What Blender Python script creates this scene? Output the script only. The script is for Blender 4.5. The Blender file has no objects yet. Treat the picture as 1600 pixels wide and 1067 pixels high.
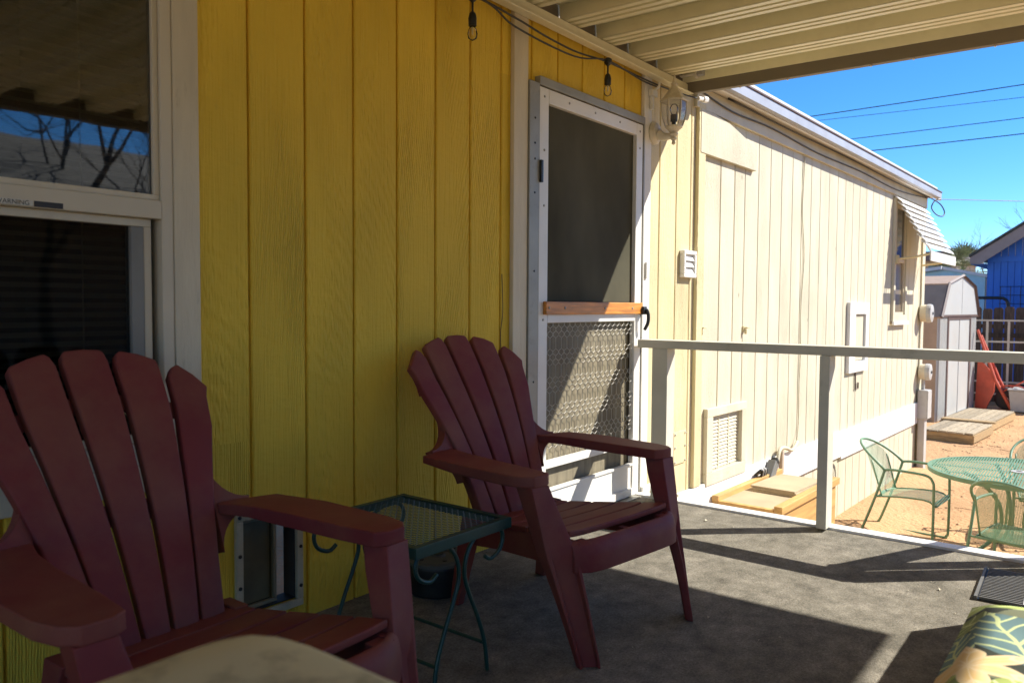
import bpy, bmesh, math, random
from mathutils import Vector, Matrix, noise
random.seed(7)
R = math.radians
S = bpy.context.scene
COL = S.collection

# ------------------------------------------------------------------ camera
cam = bpy.data.cameras.new("camera"); camo = bpy.data.objects.new("camera", cam); COL.objects.link(camo)
cam.sensor_width = 36.0; cam.lens = 27.468
cam.clip_start = 0.05; cam.clip_end = 600
_r = Vector((0.61698012, -0.78695251, 0.00642442)); _u = Vector((0.03181488, 0.0330983, 0.9989456)); _f = Vector((0.78633539, 0.61612519, -0.0454578))
mw = Matrix((( _r.x, _u.x, -_f.x, -4.05877), (_r.y, _u.y, -_f.y, -2.12559), (_r.z, _u.z, -_f.z, 1.04298), (0, 0, 0, 1)))
camo.matrix_world = mw
cam.dof.use_dof = True; cam.dof.focus_distance = 3.6; cam.dof.aperture_fstop = 5.0
S.camera = camo

# ------------------------------------------------------------------ world, sun, exposure
w = bpy.data.worlds.new("World"); S.world = w; w.use_nodes = True
nt = w.node_tree; nt.nodes.clear()
sky = nt.nodes.new('ShaderNodeTexSky'); sky.sky_type = 'NISHITA'; sky.sun_disc = False
SUN_EL, SUN_AZ = R(41.8), R(137.7)
sky.sun_elevation = SUN_EL; sky.sun_rotation = SUN_AZ
sky.altitude = 3000; sky.air_density = 1.0; sky.dust_density = 0.0; sky.ozone_density = 6.0
bg = nt.nodes.new('ShaderNodeBackground'); bg.inputs[1].default_value = 0.108
wo = nt.nodes.new('ShaderNodeOutputWorld')
hs = nt.nodes.new('ShaderNodeHueSaturation'); hs.inputs['Saturation'].default_value = 1.2
nt.links.new(sky.outputs[0], hs.inputs['Color']); nt.links.new(hs.outputs[0], bg.inputs[0]); nt.links.new(bg.outputs[0], wo.inputs[0])
sun = bpy.data.lights.new("sun", 'SUN'); sun.energy = 4.3; sun.angle = R(0.5); sun.color = (1.0, 0.95, 0.87)
suno = bpy.data.objects.new("sun", sun); COL.objects.link(suno)
suno.rotation_euler = Vector((-1, 1.1, -1.33)).to_track_quat('-Z', 'Y').to_euler()
suno.location = (8, -9, 12)
S.view_settings.view_transform = 'Standard'; S.view_settings.look = 'None'
S.view_settings.exposure = 1.18; S.view_settings.gamma = 1.0; S.view_settings.use_curve_mapping = False
S.render.engine = 'CYCLES'
S.cycles.max_bounces = 8; S.cycles.diffuse_bounces = 5; S.cycles.transparent_max_bounces = 12

# ------------------------------------------------------------------ materials
def mat(name, col, rough=0.7, spec=0.5, metal=0.0, var=0.12, vscale=6.0, bump=0.0, bscale=80.0, stretch=(1, 1, 1),
        dirt=None, dirt_amt=0.5, dscale=3.0, dlow=0.5, dhigh=0.75, rnd=0.0, bdist=0.004, detail=6.0):
    m = bpy.data.materials.new(name); m.use_nodes = True
    N = m.node_tree.nodes; L = m.node_tree.links
    p = N['Principled BSDF']
    p.inputs['Roughness'].default_value = rough; p.inputs['Metallic'].default_value = metal
    p.inputs['Specular IOR Level'].default_value = spec
    tc = N.new('ShaderNodeTexCoord'); oi = N.new('ShaderNodeObjectInfo')
    off = N.new('ShaderNodeVectorMath'); off.operation = 'MULTIPLY_ADD'
    cmb = N.new('ShaderNodeCombineXYZ')
    for i in range(3): L.new(oi.outputs['Random'], cmb.inputs[i])
    L.new(cmb.outputs[0], off.inputs[0]); off.inputs[1].default_value = (17, 23, 31); L.new(tc.outputs['Object'], off.inputs[2])
    mp = N.new('ShaderNodeMapping'); mp.inputs['Scale'].default_value = stretch
    L.new(off.outputs[0], mp.inputs[0])
    n1 = N.new('ShaderNodeTexNoise'); n1.inputs['Scale'].default_value = vscale; n1.inputs['Detail'].default_value = 5
    L.new(mp.outputs[0], n1.inputs['Vector'])
    mr = N.new('ShaderNodeMapRange'); mr.inputs[1].default_value = 0.3; mr.inputs[2].default_value = 0.7
    mr.inputs[3].default_value = 1 - var; mr.inputs[4].default_value = 1 + var
    L.new(n1.outputs[0], mr.inputs[0])
    val = mr.outputs[0]
    if rnd:
        m2 = N.new('ShaderNodeMath'); m2.operation = 'MULTIPLY_ADD'
        L.new(oi.outputs['Random'], m2.inputs[0]); m2.inputs[1].default_value = 2 * rnd; m2.inputs[2].default_value = 1 - rnd
        m3 = N.new('ShaderNodeMath'); m3.operation = 'MULTIPLY'; L.new(val, m3.inputs[0]); L.new(m2.outputs[0], m3.inputs[1]); val = m3.outputs[0]
    mul = N.new('ShaderNodeVectorMath'); mul.operation = 'SCALE'; mul.inputs[0].default_value = col; L.new(val, mul.inputs[3])
    out = mul.outputs[0]
    if dirt:
        n2 = N.new('ShaderNodeTexNoise'); n2.inputs['Scale'].default_value = dscale; n2.inputs['Detail'].default_value = 8; n2.inputs['Roughness'].default_value = 0.65
        L.new(mp.outputs[0], n2.inputs['Vector'])
        r2 = N.new('ShaderNodeMapRange'); r2.inputs[1].default_value = dlow; r2.inputs[2].default_value = dhigh; r2.inputs[3].default_value = 0; r2.inputs[4].default_value = dirt_amt
        L.new(n2.outputs[0], r2.inputs[0])
        mx = N.new('ShaderNodeMix'); mx.data_type = 'RGBA'; L.new(r2.outputs[0], mx.inputs[0]); L.new(out, mx.inputs[6]); mx.inputs[7].default_value = (*dirt, 1)
        out = mx.outputs[2]
    L.new(out, p.inputs['Base Color'])
    if bump:
        n3 = N.new('ShaderNodeTexNoise'); n3.inputs['Scale'].default_value = bscale; n3.inputs['Detail'].default_value = detail
        L.new(mp.outputs[0], n3.inputs['Vector'])
        b = N.new('ShaderNodeBump'); b.inputs['Strength'].default_value = bump; b.inputs['Distance'].default_value = bdist
        L.new(n3.outputs[0], b.inputs['Height']); L.new(b.outputs[0], p.inputs['Normal'])
    return m

def siding_mat(name, col, bump=0.55, dirt=(0.25, 0.2, 0.1), dirt_amt=0.25):
    """painted rough-sawn board: long vertical grain, a few cathedral figures, scuffs"""
    m = bpy.data.materials.new(name); m.use_nodes = True
    N = m.node_tree.nodes; L = m.node_tree.links; p = N['Principled BSDF']
    p.inputs['Roughness'].default_value = 0.65; p.inputs['Specular IOR Level'].default_value = 0.18
    tc = N.new('ShaderNodeTexCoord'); oi = N.new('ShaderNodeObjectInfo'); cmb = N.new('ShaderNodeCombineXYZ')
    L.new(oi.outputs['Random'], cmb.inputs[0]); L.new(oi.outputs['Random'], cmb.inputs[2])
    off = N.new('ShaderNodeVectorMath'); off.operation = 'MULTIPLY_ADD'
    L.new(cmb.outputs[0], off.inputs[0]); off.inputs[1].default_value = (3, 0, 9); L.new(tc.outputs['Object'], off.inputs[2])
    def mapping(sc):
        q = N.new('ShaderNodeMapping'); q.inputs['Scale'].default_value = sc; L.new(off.outputs[0], q.inputs[0]); return q.outputs[0]
    # fine fibres
    n1 = N.new('ShaderNodeTexNoise'); n1.inputs['Scale'].default_value = 1; n1.inputs['Detail'].default_value = 5; L.new(mapping((125, 40, 4.5)), n1.inputs['Vector'])
    # figure: distorted rings
    wv = N.new('ShaderNodeTexWave'); wv.wave_type = 'RINGS'; wv.rings_direction = 'SPHERICAL' if False else 'Y'
    wv.inputs['Scale'].default_value = 9; wv.inputs['Distortion'].default_value = 5; wv.inputs['Detail'].default_value = 2; wv.inputs['Detail Scale'].default_value = 1.6
    L.new(mapping((5.0, 1, 0.55)), wv.inputs['Vector'])
    n2 = N.new('ShaderNodeTexNoise'); n2.inputs['Scale'].default_value = 1; n2.inputs['Detail'].default_value = 3; L.new(mapping((5, 1, 1.3)), n2.inputs['Vector'])
    mk = N.new('ShaderNodeMapRange'); mk.inputs[1].default_value = 0.45; mk.inputs[2].default_value = 0.65; L.new(n2.outputs[0], mk.inputs[0])
    wm = N.new('ShaderNodeMath'); wm.operation = 'MULTIPLY'; L.new(wv.outputs['Fac'], wm.inputs[0]); L.new(mk.outputs[0], wm.inputs[1])
    # saw marks: short wavy relief across the grain
    n4 = N.new('ShaderNodeTexNoise'); n4.inputs['Scale'].default_value = 1; n4.inputs['Detail'].default_value = 4; L.new(mapping((26, 10, 60)), n4.inputs['Vector'])
    a = N.new('ShaderNodeMath'); a.operation = 'MULTIPLY_ADD'; L.new(wm.outputs[0], a.inputs[0]); a.inputs[1].default_value = 0.75; L.new(n1.outputs[0], a.inputs[2])
    a2 = N.new('ShaderNodeMath'); a2.operation = 'MULTIPLY_ADD'; L.new(n4.outputs[0], a2.inputs[0]); a2.inputs[1].default_value = 0.5; L.new(a.outputs[0], a2.inputs[2])
    b = N.new('ShaderNodeBump'); b.inputs['Strength'].default_value = bump; b.inputs['Distance'].default_value = 0.006
    L.new(a2.outputs[0], b.inputs['Height']); L.new(b.outputs[0], p.inputs['Normal'])
    # colour: slight tint by board, blotches, scuffs
    n5 = N.new('ShaderNodeTexNoise'); n5.inputs['Scale'].default_value = 1; n5.inputs['Detail'].default_value = 6; L.new(mapping((4, 1, 1.6)), n5.inputs['Vector'])
    mr = N.new('ShaderNodeMapRange'); mr.inputs[1].default_value = .3; mr.inputs[2].default_value = .7; mr.inputs[3].default_value = 0.88; mr.inputs[4].default_value = 1.08; L.new(n5.outputs[0], mr.inputs[0])
    rr = N.new('ShaderNodeMath'); rr.operation = 'MULTIPLY_ADD'; L.new(oi.outputs['Random'], rr.inputs[0]); rr.inputs[1].default_value = 0.08; rr.inputs[2].default_value = 0.96
    mm = N.new('ShaderNodeMath'); mm.operation = 'MULTIPLY'; L.new(mr.outputs[0], mm.inputs[0]); L.new(rr.outputs[0], mm.inputs[1])
    sc = N.new('ShaderNodeVectorMath'); sc.operation = 'SCALE'; sc.inputs[0].default_value = col; L.new(mm.outputs[0], sc.inputs[3])
    n6 = N.new('ShaderNodeTexNoise'); n6.inputs['Scale'].default_value = 1; n6.inputs['Detail'].default_value = 9; n6.inputs['Roughness'].default_value = .7; L.new(mapping((16, 4, 5)), n6.inputs['Vector'])
    dm = N.new('ShaderNodeMapRange'); dm.inputs[1].default_value = .62; dm.inputs[2].default_value = .78; dm.inputs[3].default_value = 0; dm.inputs[4].default_value = dirt_amt; L.new(n6.outputs[0], dm.inputs[0])
    mx = N.new('ShaderNodeMix'); mx.data_type = 'RGBA'; L.new(dm.outputs[0], mx.inputs[0]); L.new(sc.outputs[0], mx.inputs[6]); mx.inputs[7].default_value = (*dirt, 1)
    # a few small dark knots and nail stains
    vk = N.new('ShaderNodeTexVoronoi'); vk.inputs['Scale'].default_value = 1; L.new(mapping((7, 1, 2.4)), vk.inputs['Vector'])
    sk = N.new('ShaderNodeSeparateColor'); L.new(vk.outputs['Color'], sk.inputs[0])
    g1 = N.new('ShaderNodeMath'); g1.operation = 'GREATER_THAN'; L.new(sk.outputs[0], g1.inputs[0]); g1.inputs[1].default_value = .72
    g2 = N.new('ShaderNodeMapRange'); g2.inputs[1].default_value = .02; g2.inputs[2].default_value = .055; g2.inputs[3].default_value = .75; g2.inputs[4].default_value = 0; L.new(vk.outputs['Distance'], g2.inputs[0])
    g3 = N.new('ShaderNodeMath'); g3.operation = 'MULTIPLY'; L.new(g1.outputs[0], g3.inputs[0]); L.new(g2.outputs[0], g3.inputs[1])
    mk2 = N.new('ShaderNodeMix'); mk2.data_type = 'RGBA'; L.new(g3.outputs[0], mk2.inputs[0]); L.new(mx.outputs[2], mk2.inputs[6]); mk2.inputs[7].default_value = (.06, .045, .02, 1)
    L.new(mk2.outputs[2], p.inputs['Base Color'])
    return m

def glass_mat(name, see=0.35, rough=0.02, ior=1.9):
    m = bpy.data.materials.new(name); m.use_nodes = True
    N = m.node_tree.nodes; L = m.node_tree.links; N.remove(N['Principled BSDF'])
    o = N['Material Output']
    tr = N.new('ShaderNodeBsdfTransparent'); tr.inputs[0].default_value = (see, see, see, 1)
    gl = N.new('ShaderNodeBsdfGlossy'); gl.inputs['Roughness'].default_value = rough; gl.inputs[0].default_value = (1, 1, 1, 1)
    tc = N.new('ShaderNodeTexCoord'); n = N.new('ShaderNodeTexNoise'); n.inputs['Scale'].default_value = 3.0; L.new(tc.outputs['Object'], n.inputs['Vector'])
    b = N.new('ShaderNodeBump'); b.inputs['Strength'].default_value = 0.03; b.inputs['Distance'].default_value = 0.02; L.new(n.outputs[0], b.inputs['Height']); L.new(b.outputs[0], gl.inputs['Normal'])
    fr = N.new('ShaderNodeFresnel'); fr.inputs[0].default_value = ior
    mx = N.new('ShaderNodeMixShader'); L.new(fr.outputs[0], mx.inputs[0]); L.new(tr.outputs[0], mx.inputs[1]); L.new(gl.outputs[0], mx.inputs[2])
    L.new(mx.outputs[0], o.inputs[0])
    return m

YEL = siding_mat('siding yellow shade tone', (0.77, 0.515, 0.052), bump=1.0)  # one siding paint in three tones; here porch shade is put into the colour
MID = siding_mat('siding yellow half sun tone', (0.64, 0.55, 0.325), bump=0.6)  # same siding paint, its partly sunlit look put into the colour
CRM = siding_mat('siding cream sunlit tone', (0.60, 0.55, 0.405), bump=0.45, dirt_amt=0.12)  # same siding paint, full sunlight put into the colour
TRIM = mat('off white trim paint', (0.62, 0.535, 0.36), 0.55, var=0.08, vscale=3, stretch=(6, 6, 1), bump=0.35, bscale=25, dirt=(0.2, 0.15, 0.08), dirt_amt=0.4, dscale=9, dlow=0.62, dhigh=0.8)
WHT = mat('white paint', (0.74, 0.73, 0.70), 0.5, var=0.06, bump=0.15, bscale=30, dirt=(0.35, 0.28, 0.2), dirt_amt=0.35, dscale=7, dlow=0.6, dhigh=0.8)
VINYL = mat('beige vinyl', (0.62, 0.54, 0.38), 0.4, var=0.04, dirt=(0.2, 0.15, 0.09), dirt_amt=0.3, dscale=12, dlow=.63, dhigh=.8)
ALUW = mat('white painted aluminium', (0.73, 0.71, 0.65), 0.4, var=0.05, dirt=(0.3, 0.25, 0.18), dirt_amt=0.35, dscale=10, dlow=.6, dhigh=.8)
ALU = mat('dull bare aluminium', (0.30, 0.285, 0.235), 0.5, metal=0.25, var=0.12, dirt=(0.16, 0.13, 0.09), dirt_amt=0.5, dscale=14, dlow=.55, dhigh=.75)
ROOFM = mat('cream enamel roof sheet', (0.74, 0.71, 0.50), 0.28, var=0.07, vscale=2, dirt=(0.3, 0.25, 0.14), dirt_amt=0.25, dscale=4)
BEAM = mat('weathered brown beam', (0.16, 0.135, 0.095), 0.6, var=0.15, vscale=3, stretch=(1, .3, 1), bump=.2)
RAIL = mat('cream rail paint', (0.57, 0.54, 0.43), 0.6, var=0.08, vscale=5, bump=0.3, bscale=40, dirt=(0.24, 0.19, 0.1), dirt_amt=0.35, dscale=8, dlow=.58, dhigh=.78)
POSTW = mat('white post paint', (0.70, 0.68, 0.62), 0.6, var=0.06, bump=0.25, bscale=40, dirt=(0.3, 0.25, 0.16), dirt_amt=0.4, dscale=9, dlow=.58, dhigh=.78)
MAROON = mat('maroon resin', (0.18, 0.031, 0.029), 0.55, spec=0.2, var=0.10, vscale=4, bump=0.08, bscale=160, bdist=.001, dirt=(0.27, 0.12, 0.065), dirt_amt=0.65, dscale=3.2, dlow=.42, dhigh=.75)
GRN = mat('dark green enamel', (0.012, 0.055, 0.042), 0.35, var=0.15, vscale=20, dirt=(0.12, 0.1, 0.06), dirt_amt=0.3, dscale=25, dlow=.6, dhigh=.8)
PGRN = mat('sage green enamel', (0.145, 0.265, 0.155), 0.45, var=0.12, vscale=10, dirt=(0.3, 0.26, 0.15), dirt_amt=0.35, dscale=15, dlow=.5, dhigh=.8)
BLK = mat('black plastic', (0.012, 0.012, 0.011), 0.45, var=0.2, dirt=(0.08, 0.07, 0.05), dirt_amt=0.4, dscale=12)
DARK = mat('unlit interior', (0.02, 0.02, 0.018), 0.9, var=0.2)
BLIND = mat('dull green blind', (0.075, 0.08, 0.045), 0.6, var=0.1)
SCREEN = mat('dusty insect screen', (0.075, 0.07, 0.045), 0.85, spec=.15, var=0.3, vscale=3.0, stretch=(1, 1, .6), bump=0.5, bscale=2.2, bdist=.05, detail=2)
DOORTAN = mat('dirty tan door', (0.34, 0.25, 0.12), 0.6, var=0.2, vscale=4, stretch=(5, 1, 1), dirt=(0.10, 0.07, 0.035), dirt_amt=0.7, dscale=6, dlow=.42, dhigh=.62)
ORANGE = mat('orange stained wood', (0.56, 0.215, 0.03), 0.45, var=0.35, vscale=3, stretch=(2, 20, 20), bump=.1)
WIRE = mat('dull grille wire', (0.55, 0.52, 0.44), 0.5, metal=0.0, var=.1)
PLY = mat('yellow pine plywood', (0.52, 0.31, 0.10), 0.6, var=0.22, vscale=2.5, stretch=(1, 9, 14), bump=.15, dirt=(.28, .16, .06), dirt_amt=.5, dscale=3)
PLY2 = mat('tan hardboard', (0.46, 0.36, 0.22), 0.7, var=0.1, rnd=.12)
PALLET = mat('grey weathered pallet wood', (0.36, 0.29, 0.19), 0.8, var=0.3, vscale=3, stretch=(2, 18, 18), bump=.4, bscale=30, rnd=.25)
PALLET2 = mat('tan pallet timber', (0.36, 0.24, 0.11), 0.8, var=0.3, vscale=3, stretch=(12, 2, 18), bump=.4, bscale=30, rnd=.15)
FENCE = mat('dark weathered fence wood', (0.06, 0.042, 0.03), 0.85, var=0.4, vscale=3, stretch=(12, 12, 1.5), bump=.4, bscale=20, rnd=.35)
SHEDW = mat('off white shed steel', (0.46, 0.465, 0.44), 0.45, var=0.06, vscale=1.5, dirt=(.4, .34, .27), dirt_amt=.35, dscale=3)
SHEDB = mat('brown shed trim steel', (0.13, 0.085, 0.07), 0.5, var=.1)
SHEDT = mat('tan shed roof steel', (0.42, 0.29, 0.18), 0.5, var=.1)
BLUE = mat('blue siding paint', (0.025, 0.15, 0.56), 0.55, var=0.08, vscale=4, stretch=(4, 4, 1), bump=.2, bscale=30, rnd=.05)
FASC = mat('grey brown fascia paint', (0.30, 0.24, 0.21), 0.6, var=.08)
LTBLUE = mat('light blue wall paint', (0.42, 0.72, 0.82), 0.6, var=.06)
GREYM = mat('grey enamel', (0.46, 0.45, 0.42), 0.45, var=.06, dirt=(.25, .2, .14), dirt_amt=.3, dscale=10)
GUT = mat('blue grey gutter enamel', (0.36, 0.37, 0.40), .4, var=.08, dirt=(.26, .2, .15), dirt_amt=.4, dscale=4)
FILA = mat('pale amber glass stem', (.62, .5, .22), .3, var=.05)
MATG = mat('dull dark grey rubber', (.13, .125, .11), .6, var=.2)
PETV = mat('dingy cream plastic', (.46, .41, .27), .5, var=.08, dirt=(.16, .13, .07), dirt_amt=.6, dscale=10, dlow=.5, dhigh=.75)
PETI = mat('dingy olive plastic', (.2, .18, .11), .5)
RED = mat('faded red enamel', (0.58, 0.095, 0.045), 0.45, var=.15, dirt=(.4, .12, .08), dirt_amt=.5, dscale=5)
RUBBER = mat('dusty rubber', (0.03, 0.032, 0.03), .7, var=.2)
LAMPW = mat('chalky white cast metal', (0.58, 0.53, 0.41), 0.5, var=.08, bump=.15, bscale=90, bdist=.001, dirt=(.3, .24, .13), dirt_amt=.5, dscale=18)
FROND = mat('palm leaf', (0.24, 0.26, 0.12), .5, var=.35, vscale=4, rnd=.3)
BARK = mat('bare branch bark', (0.13, 0.10, 0.075), .9, var=.2)
SHINGLE = mat('grey green roof shingle', (0.07, 0.075, 0.06), .85, var=.35, vscale=2, stretch=(1, 6, 1), bump=.5, bscale=12, bdist=.02)
STUCCO = mat('tan wall paint', (0.42, 0.34, 0.25), .8, var=.08)
SOFF = mat('white soffit enamel', (0.66, 0.63, 0.55), .4, var=.06, dirt=(.4, .33, .2), dirt_amt=.35, dscale=3)
PANE = glass_mat('window glass', see=0.8, ior=1.65)
PANEL_ = glass_mat('screened dark glass', see=0.7, ior=1.36)
PANE2 = glass_mat('lantern glass', see=0.92, ior=1.35)
BULB = glass_mat('clear bulb glass', see=0.97, ior=1.3)
FARGL = mat('dark far pane', (0.05, 0.065, 0.07), .08, spec=.8, var=.1)
CUSHT = mat('scuffed tan vinyl', (0.62, 0.54, 0.29), .7, var=.1, vscale=6, bump=.2, bscale=30, dirt=(.16, .13, .07), dirt_amt=.6, dscale=13, dlow=.5, dhigh=.64)

def deck_mat():
    m = mat('worn grey outdoor carpet', (0.165, 0.15, 0.118), .95, spec=.1, var=.14, vscale=2.2, bump=.7, bscale=240, bdist=.004,
            dirt=(0.25, 0.225, 0.18), dirt_amt=.8, dscale=5.5, dlow=.45, dhigh=.72)
    N = m.node_tree.nodes; L = m.node_tree.links; p = N['Principled BSDF']
    src = p.inputs['Base Color'].links[0].from_socket
    tc = N.new('ShaderNodeTexCoord'); n = N.new('ShaderNodeTexNoise'); n.inputs['Scale'].default_value = 130; n.inputs['Detail'].default_value = 4; n.inputs['Roughness'].default_value = .8
    L.new(tc.outputs['Object'], n.inputs['Vector'])
    mr = N.new('ShaderNodeMapRange'); mr.inputs[1].default_value = .3; mr.inputs[2].default_value = .7; mr.inputs[3].default_value = .55; mr.inputs[4].default_value = 1.5; L.new(n.outputs[0], mr.inputs[0])
    n9 = N.new('ShaderNodeTexNoise'); n9.inputs['Scale'].default_value = 14; n9.inputs['Detail'].default_value = 7; n9.inputs['Roughness'].default_value = .7; L.new(tc.outputs['Object'], n9.inputs['Vector'])
    m9 = N.new('ShaderNodeMapRange'); m9.inputs[1].default_value = .3; m9.inputs[2].default_value = .7; m9.inputs[3].default_value = .62; m9.inputs[4].default_value = 1.36; L.new(n9.outputs[0], m9.inputs[0])
    mm9 = N.new('ShaderNodeMath'); mm9.operation = 'MULTIPLY'; L.new(mr.outputs[0], mm9.inputs[0]); L.new(m9.outputs[0], mm9.inputs[1]); mr = mm9
    s = N.new('ShaderNodeVectorMath'); s.operation = 'SCALE'; L.new(src, s.inputs[0]); L.new(mr.outputs[0], s.inputs[3]); 
    # bleached flecks
    v = N.new('ShaderNodeTexNoise'); v.inputs['Scale'].default_value = 45; v.inputs['Detail'].default_value = 2; L.new(tc.outputs['Object'], v.inputs['Vector'])
    r = N.new('ShaderNodeMapRange'); r.inputs[1].default_value = .72; r.inputs[2].default_value = .8; r.inputs[3].default_value = 0; r.inputs[4].default_value = .35; L.new(v.outputs[0], r.inputs[0])
    mx = N.new('ShaderNodeMix'); mx.data_type = 'RGBA'; L.new(r.outputs[0], mx.inputs[0]); L.new(s.outputs[0], mx.inputs[6]); mx.inputs[7].default_value = (.32, .29, .23, 1)
    L.new(mx.outputs[2], p.inputs['Base Color'])
    return m
DECK = deck_mat()
SAND = mat('sandy soil', (0.50, 0.30, 0.155), .95, spec=.1, var=.26, vscale=.9, bump=.9, bscale=22, bdist=.03, dirt=(.36, .22, .12), dirt_amt=.6, dscale=9, dlow=.5, dhigh=.7)

def leaf_print():
    """printed tropical fabric: overlapping leaves with ribs and a pale orange flower"""
    m = bpy.data.materials.new('tropical leaf print fabric'); m.use_nodes = True
    N = m.node_tree.nodes; L = m.node_tree.links; p = N['Principled BSDF']; p.inputs['Roughness'].default_value = .85; p.inputs['Specular IOR Level'].default_value = .15
    tc = N.new('ShaderNodeTexCoord')
    nz = N.new('ShaderNodeTexNoise'); nz.inputs['Scale'].default_value = 9; nz.inputs['Detail'].default_value = 1; L.new(tc.outputs['Object'], nz.inputs['Vector'])
    ad = N.new('ShaderNodeVectorMath'); ad.operation = 'MULTIPLY_ADD'; L.new(nz.outputs['Color'], ad.inputs[0]); ad.inputs[1].default_value = (.035, .035, 0); L.new(tc.outputs['Object'], ad.inputs[2])
    def M(op, a, b=None, c=None):
        n = N.new('ShaderNodeMath'); n.operation = op
        for i, v in enumerate((a, b, c)):
            if v is None: continue
            if isinstance(v, (int, float)): n.inputs[i].default_value = v
            else: L.new(v, n.inputs[i])
        return n.outputs[0]
    def mixc(f, a, b):
        x = N.new('ShaderNodeMix'); x.data_type = 'RGBA'; L.new(f, x.inputs[0])
        for i, v in ((6, a), (7, b)):
            if isinstance(v, tuple): x.inputs[i].default_value = (*v, 1)
            else: L.new(v, x.inputs[i])
        return x.outputs[2]
    cur = (.045, .05, .035)
    n0 = N.new('ShaderNodeTexNoise'); n0.inputs['Scale'].default_value = 14; L.new(ad.outputs[0], n0.inputs['Vector'])
    cur = mixc(M('GREATER_THAN', n0.outputs[0], .56), cur, (.16, .17, .10))
    def leaf(cx, cy, ang, ln_, wd, col, vein, col2=None, f=16):
        nonlocal cur
        mp = N.new('ShaderNodeMapping'); mp.vector_type = 'TEXTURE'; mp.inputs['Location'].default_value = (cx+.0175, cy+.0175, 0); mp.inputs['Rotation'].default_value = (0, 0, ang)
        mp.inputs['Scale'].default_value = (ln_, wd, 1); L.new(ad.outputs[0], mp.inputs[0])
        sp = N.new('ShaderNodeSeparateXYZ'); L.new(mp.outputs[0], sp.inputs[0]); u, v = sp.outputs[0], sp.outputs[1]
        av = M('ABSOLUTE', v); prof = M('SUBTRACT', M('SUBTRACT', 1.0, M('MULTIPLY', u, u)), av)
        mask = M('GREATER_THAN', prof, 0.0)
        rib = M('LESS_THAN', av, .05)
        sv_ = M('GREATER_THAN', M('SINE', M('MULTIPLY', M('SUBTRACT', u, M('MULTIPLY', av, .55)), f)), .84)
        c = mixc(M('MULTIPLY', M('SUBTRACT', 1.0, M('MULTIPLY', prof, 1.2)), .7), col, col2 or tuple(q*.6 for q in col))
        c = mixc(M('MAXIMUM', rib, sv_), c, vein); cur = mixc(mask, cur, c)
    YG = (.42, .50, .14); LG = (.56, .62, .30); TE = (.15, .24, .235); OL = (.24, .30, .10)
    for (x, y, a_, l_, w_, c, vv) in ((-2.85, -2.1, .5, .24, .09, TE, LG), (-2.2, -2.3, 2.2, .25, .09, OL, LG), (-2.6, -2.25, 1.0, .22, .08, YG, LG), (-3.05, -2.0, 2.6, .2, .08, OL, YG), (-2.95, -2.4, .2, .26, .1, YG, LG),
                                      (-2.72, -1.93, .25, .13, .06, OL, YG), (-2.17, -1.96, 1.35, .13, .055, YG, LG), (-2.30, -1.91, .5, .11, .035, OL, LG), (-2.41, -1.985, .35, .15, .065, TE, LG), (-2.45, -1.90, .15, .13, .035, TE, LG), (-2.70, -2.0, -.3, .12, .05, YG, LG)):
        leaf(x, y, a_, l_, w_, c, vv)
    for k in range(6):
        a_ = k*1.047+.2; leaf(-2.575+.05*math.cos(a_), -1.945+.05*math.sin(a_), a_, .055, .024, (.74, .50, .20), (.80, .62, .36), (.78, .64, .42), 5)
    L.new(cur, p.inputs['Base Color'])
    wv = N.new('ShaderNodeTexNoise'); wv.inputs['Scale'].default_value = 400; L.new(tc.outputs['Object'], wv.inputs['Vector'])
    bp = N.new('ShaderNodeBump'); bp.inputs['Strength'].default_value = .3; bp.inputs['Distance'].default_value = .001; L.new(wv.outputs[0], bp.inputs['Height']); L.new(bp.outputs[0], p.inputs['Normal'])
    return m
PRINT = leaf_print()

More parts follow.
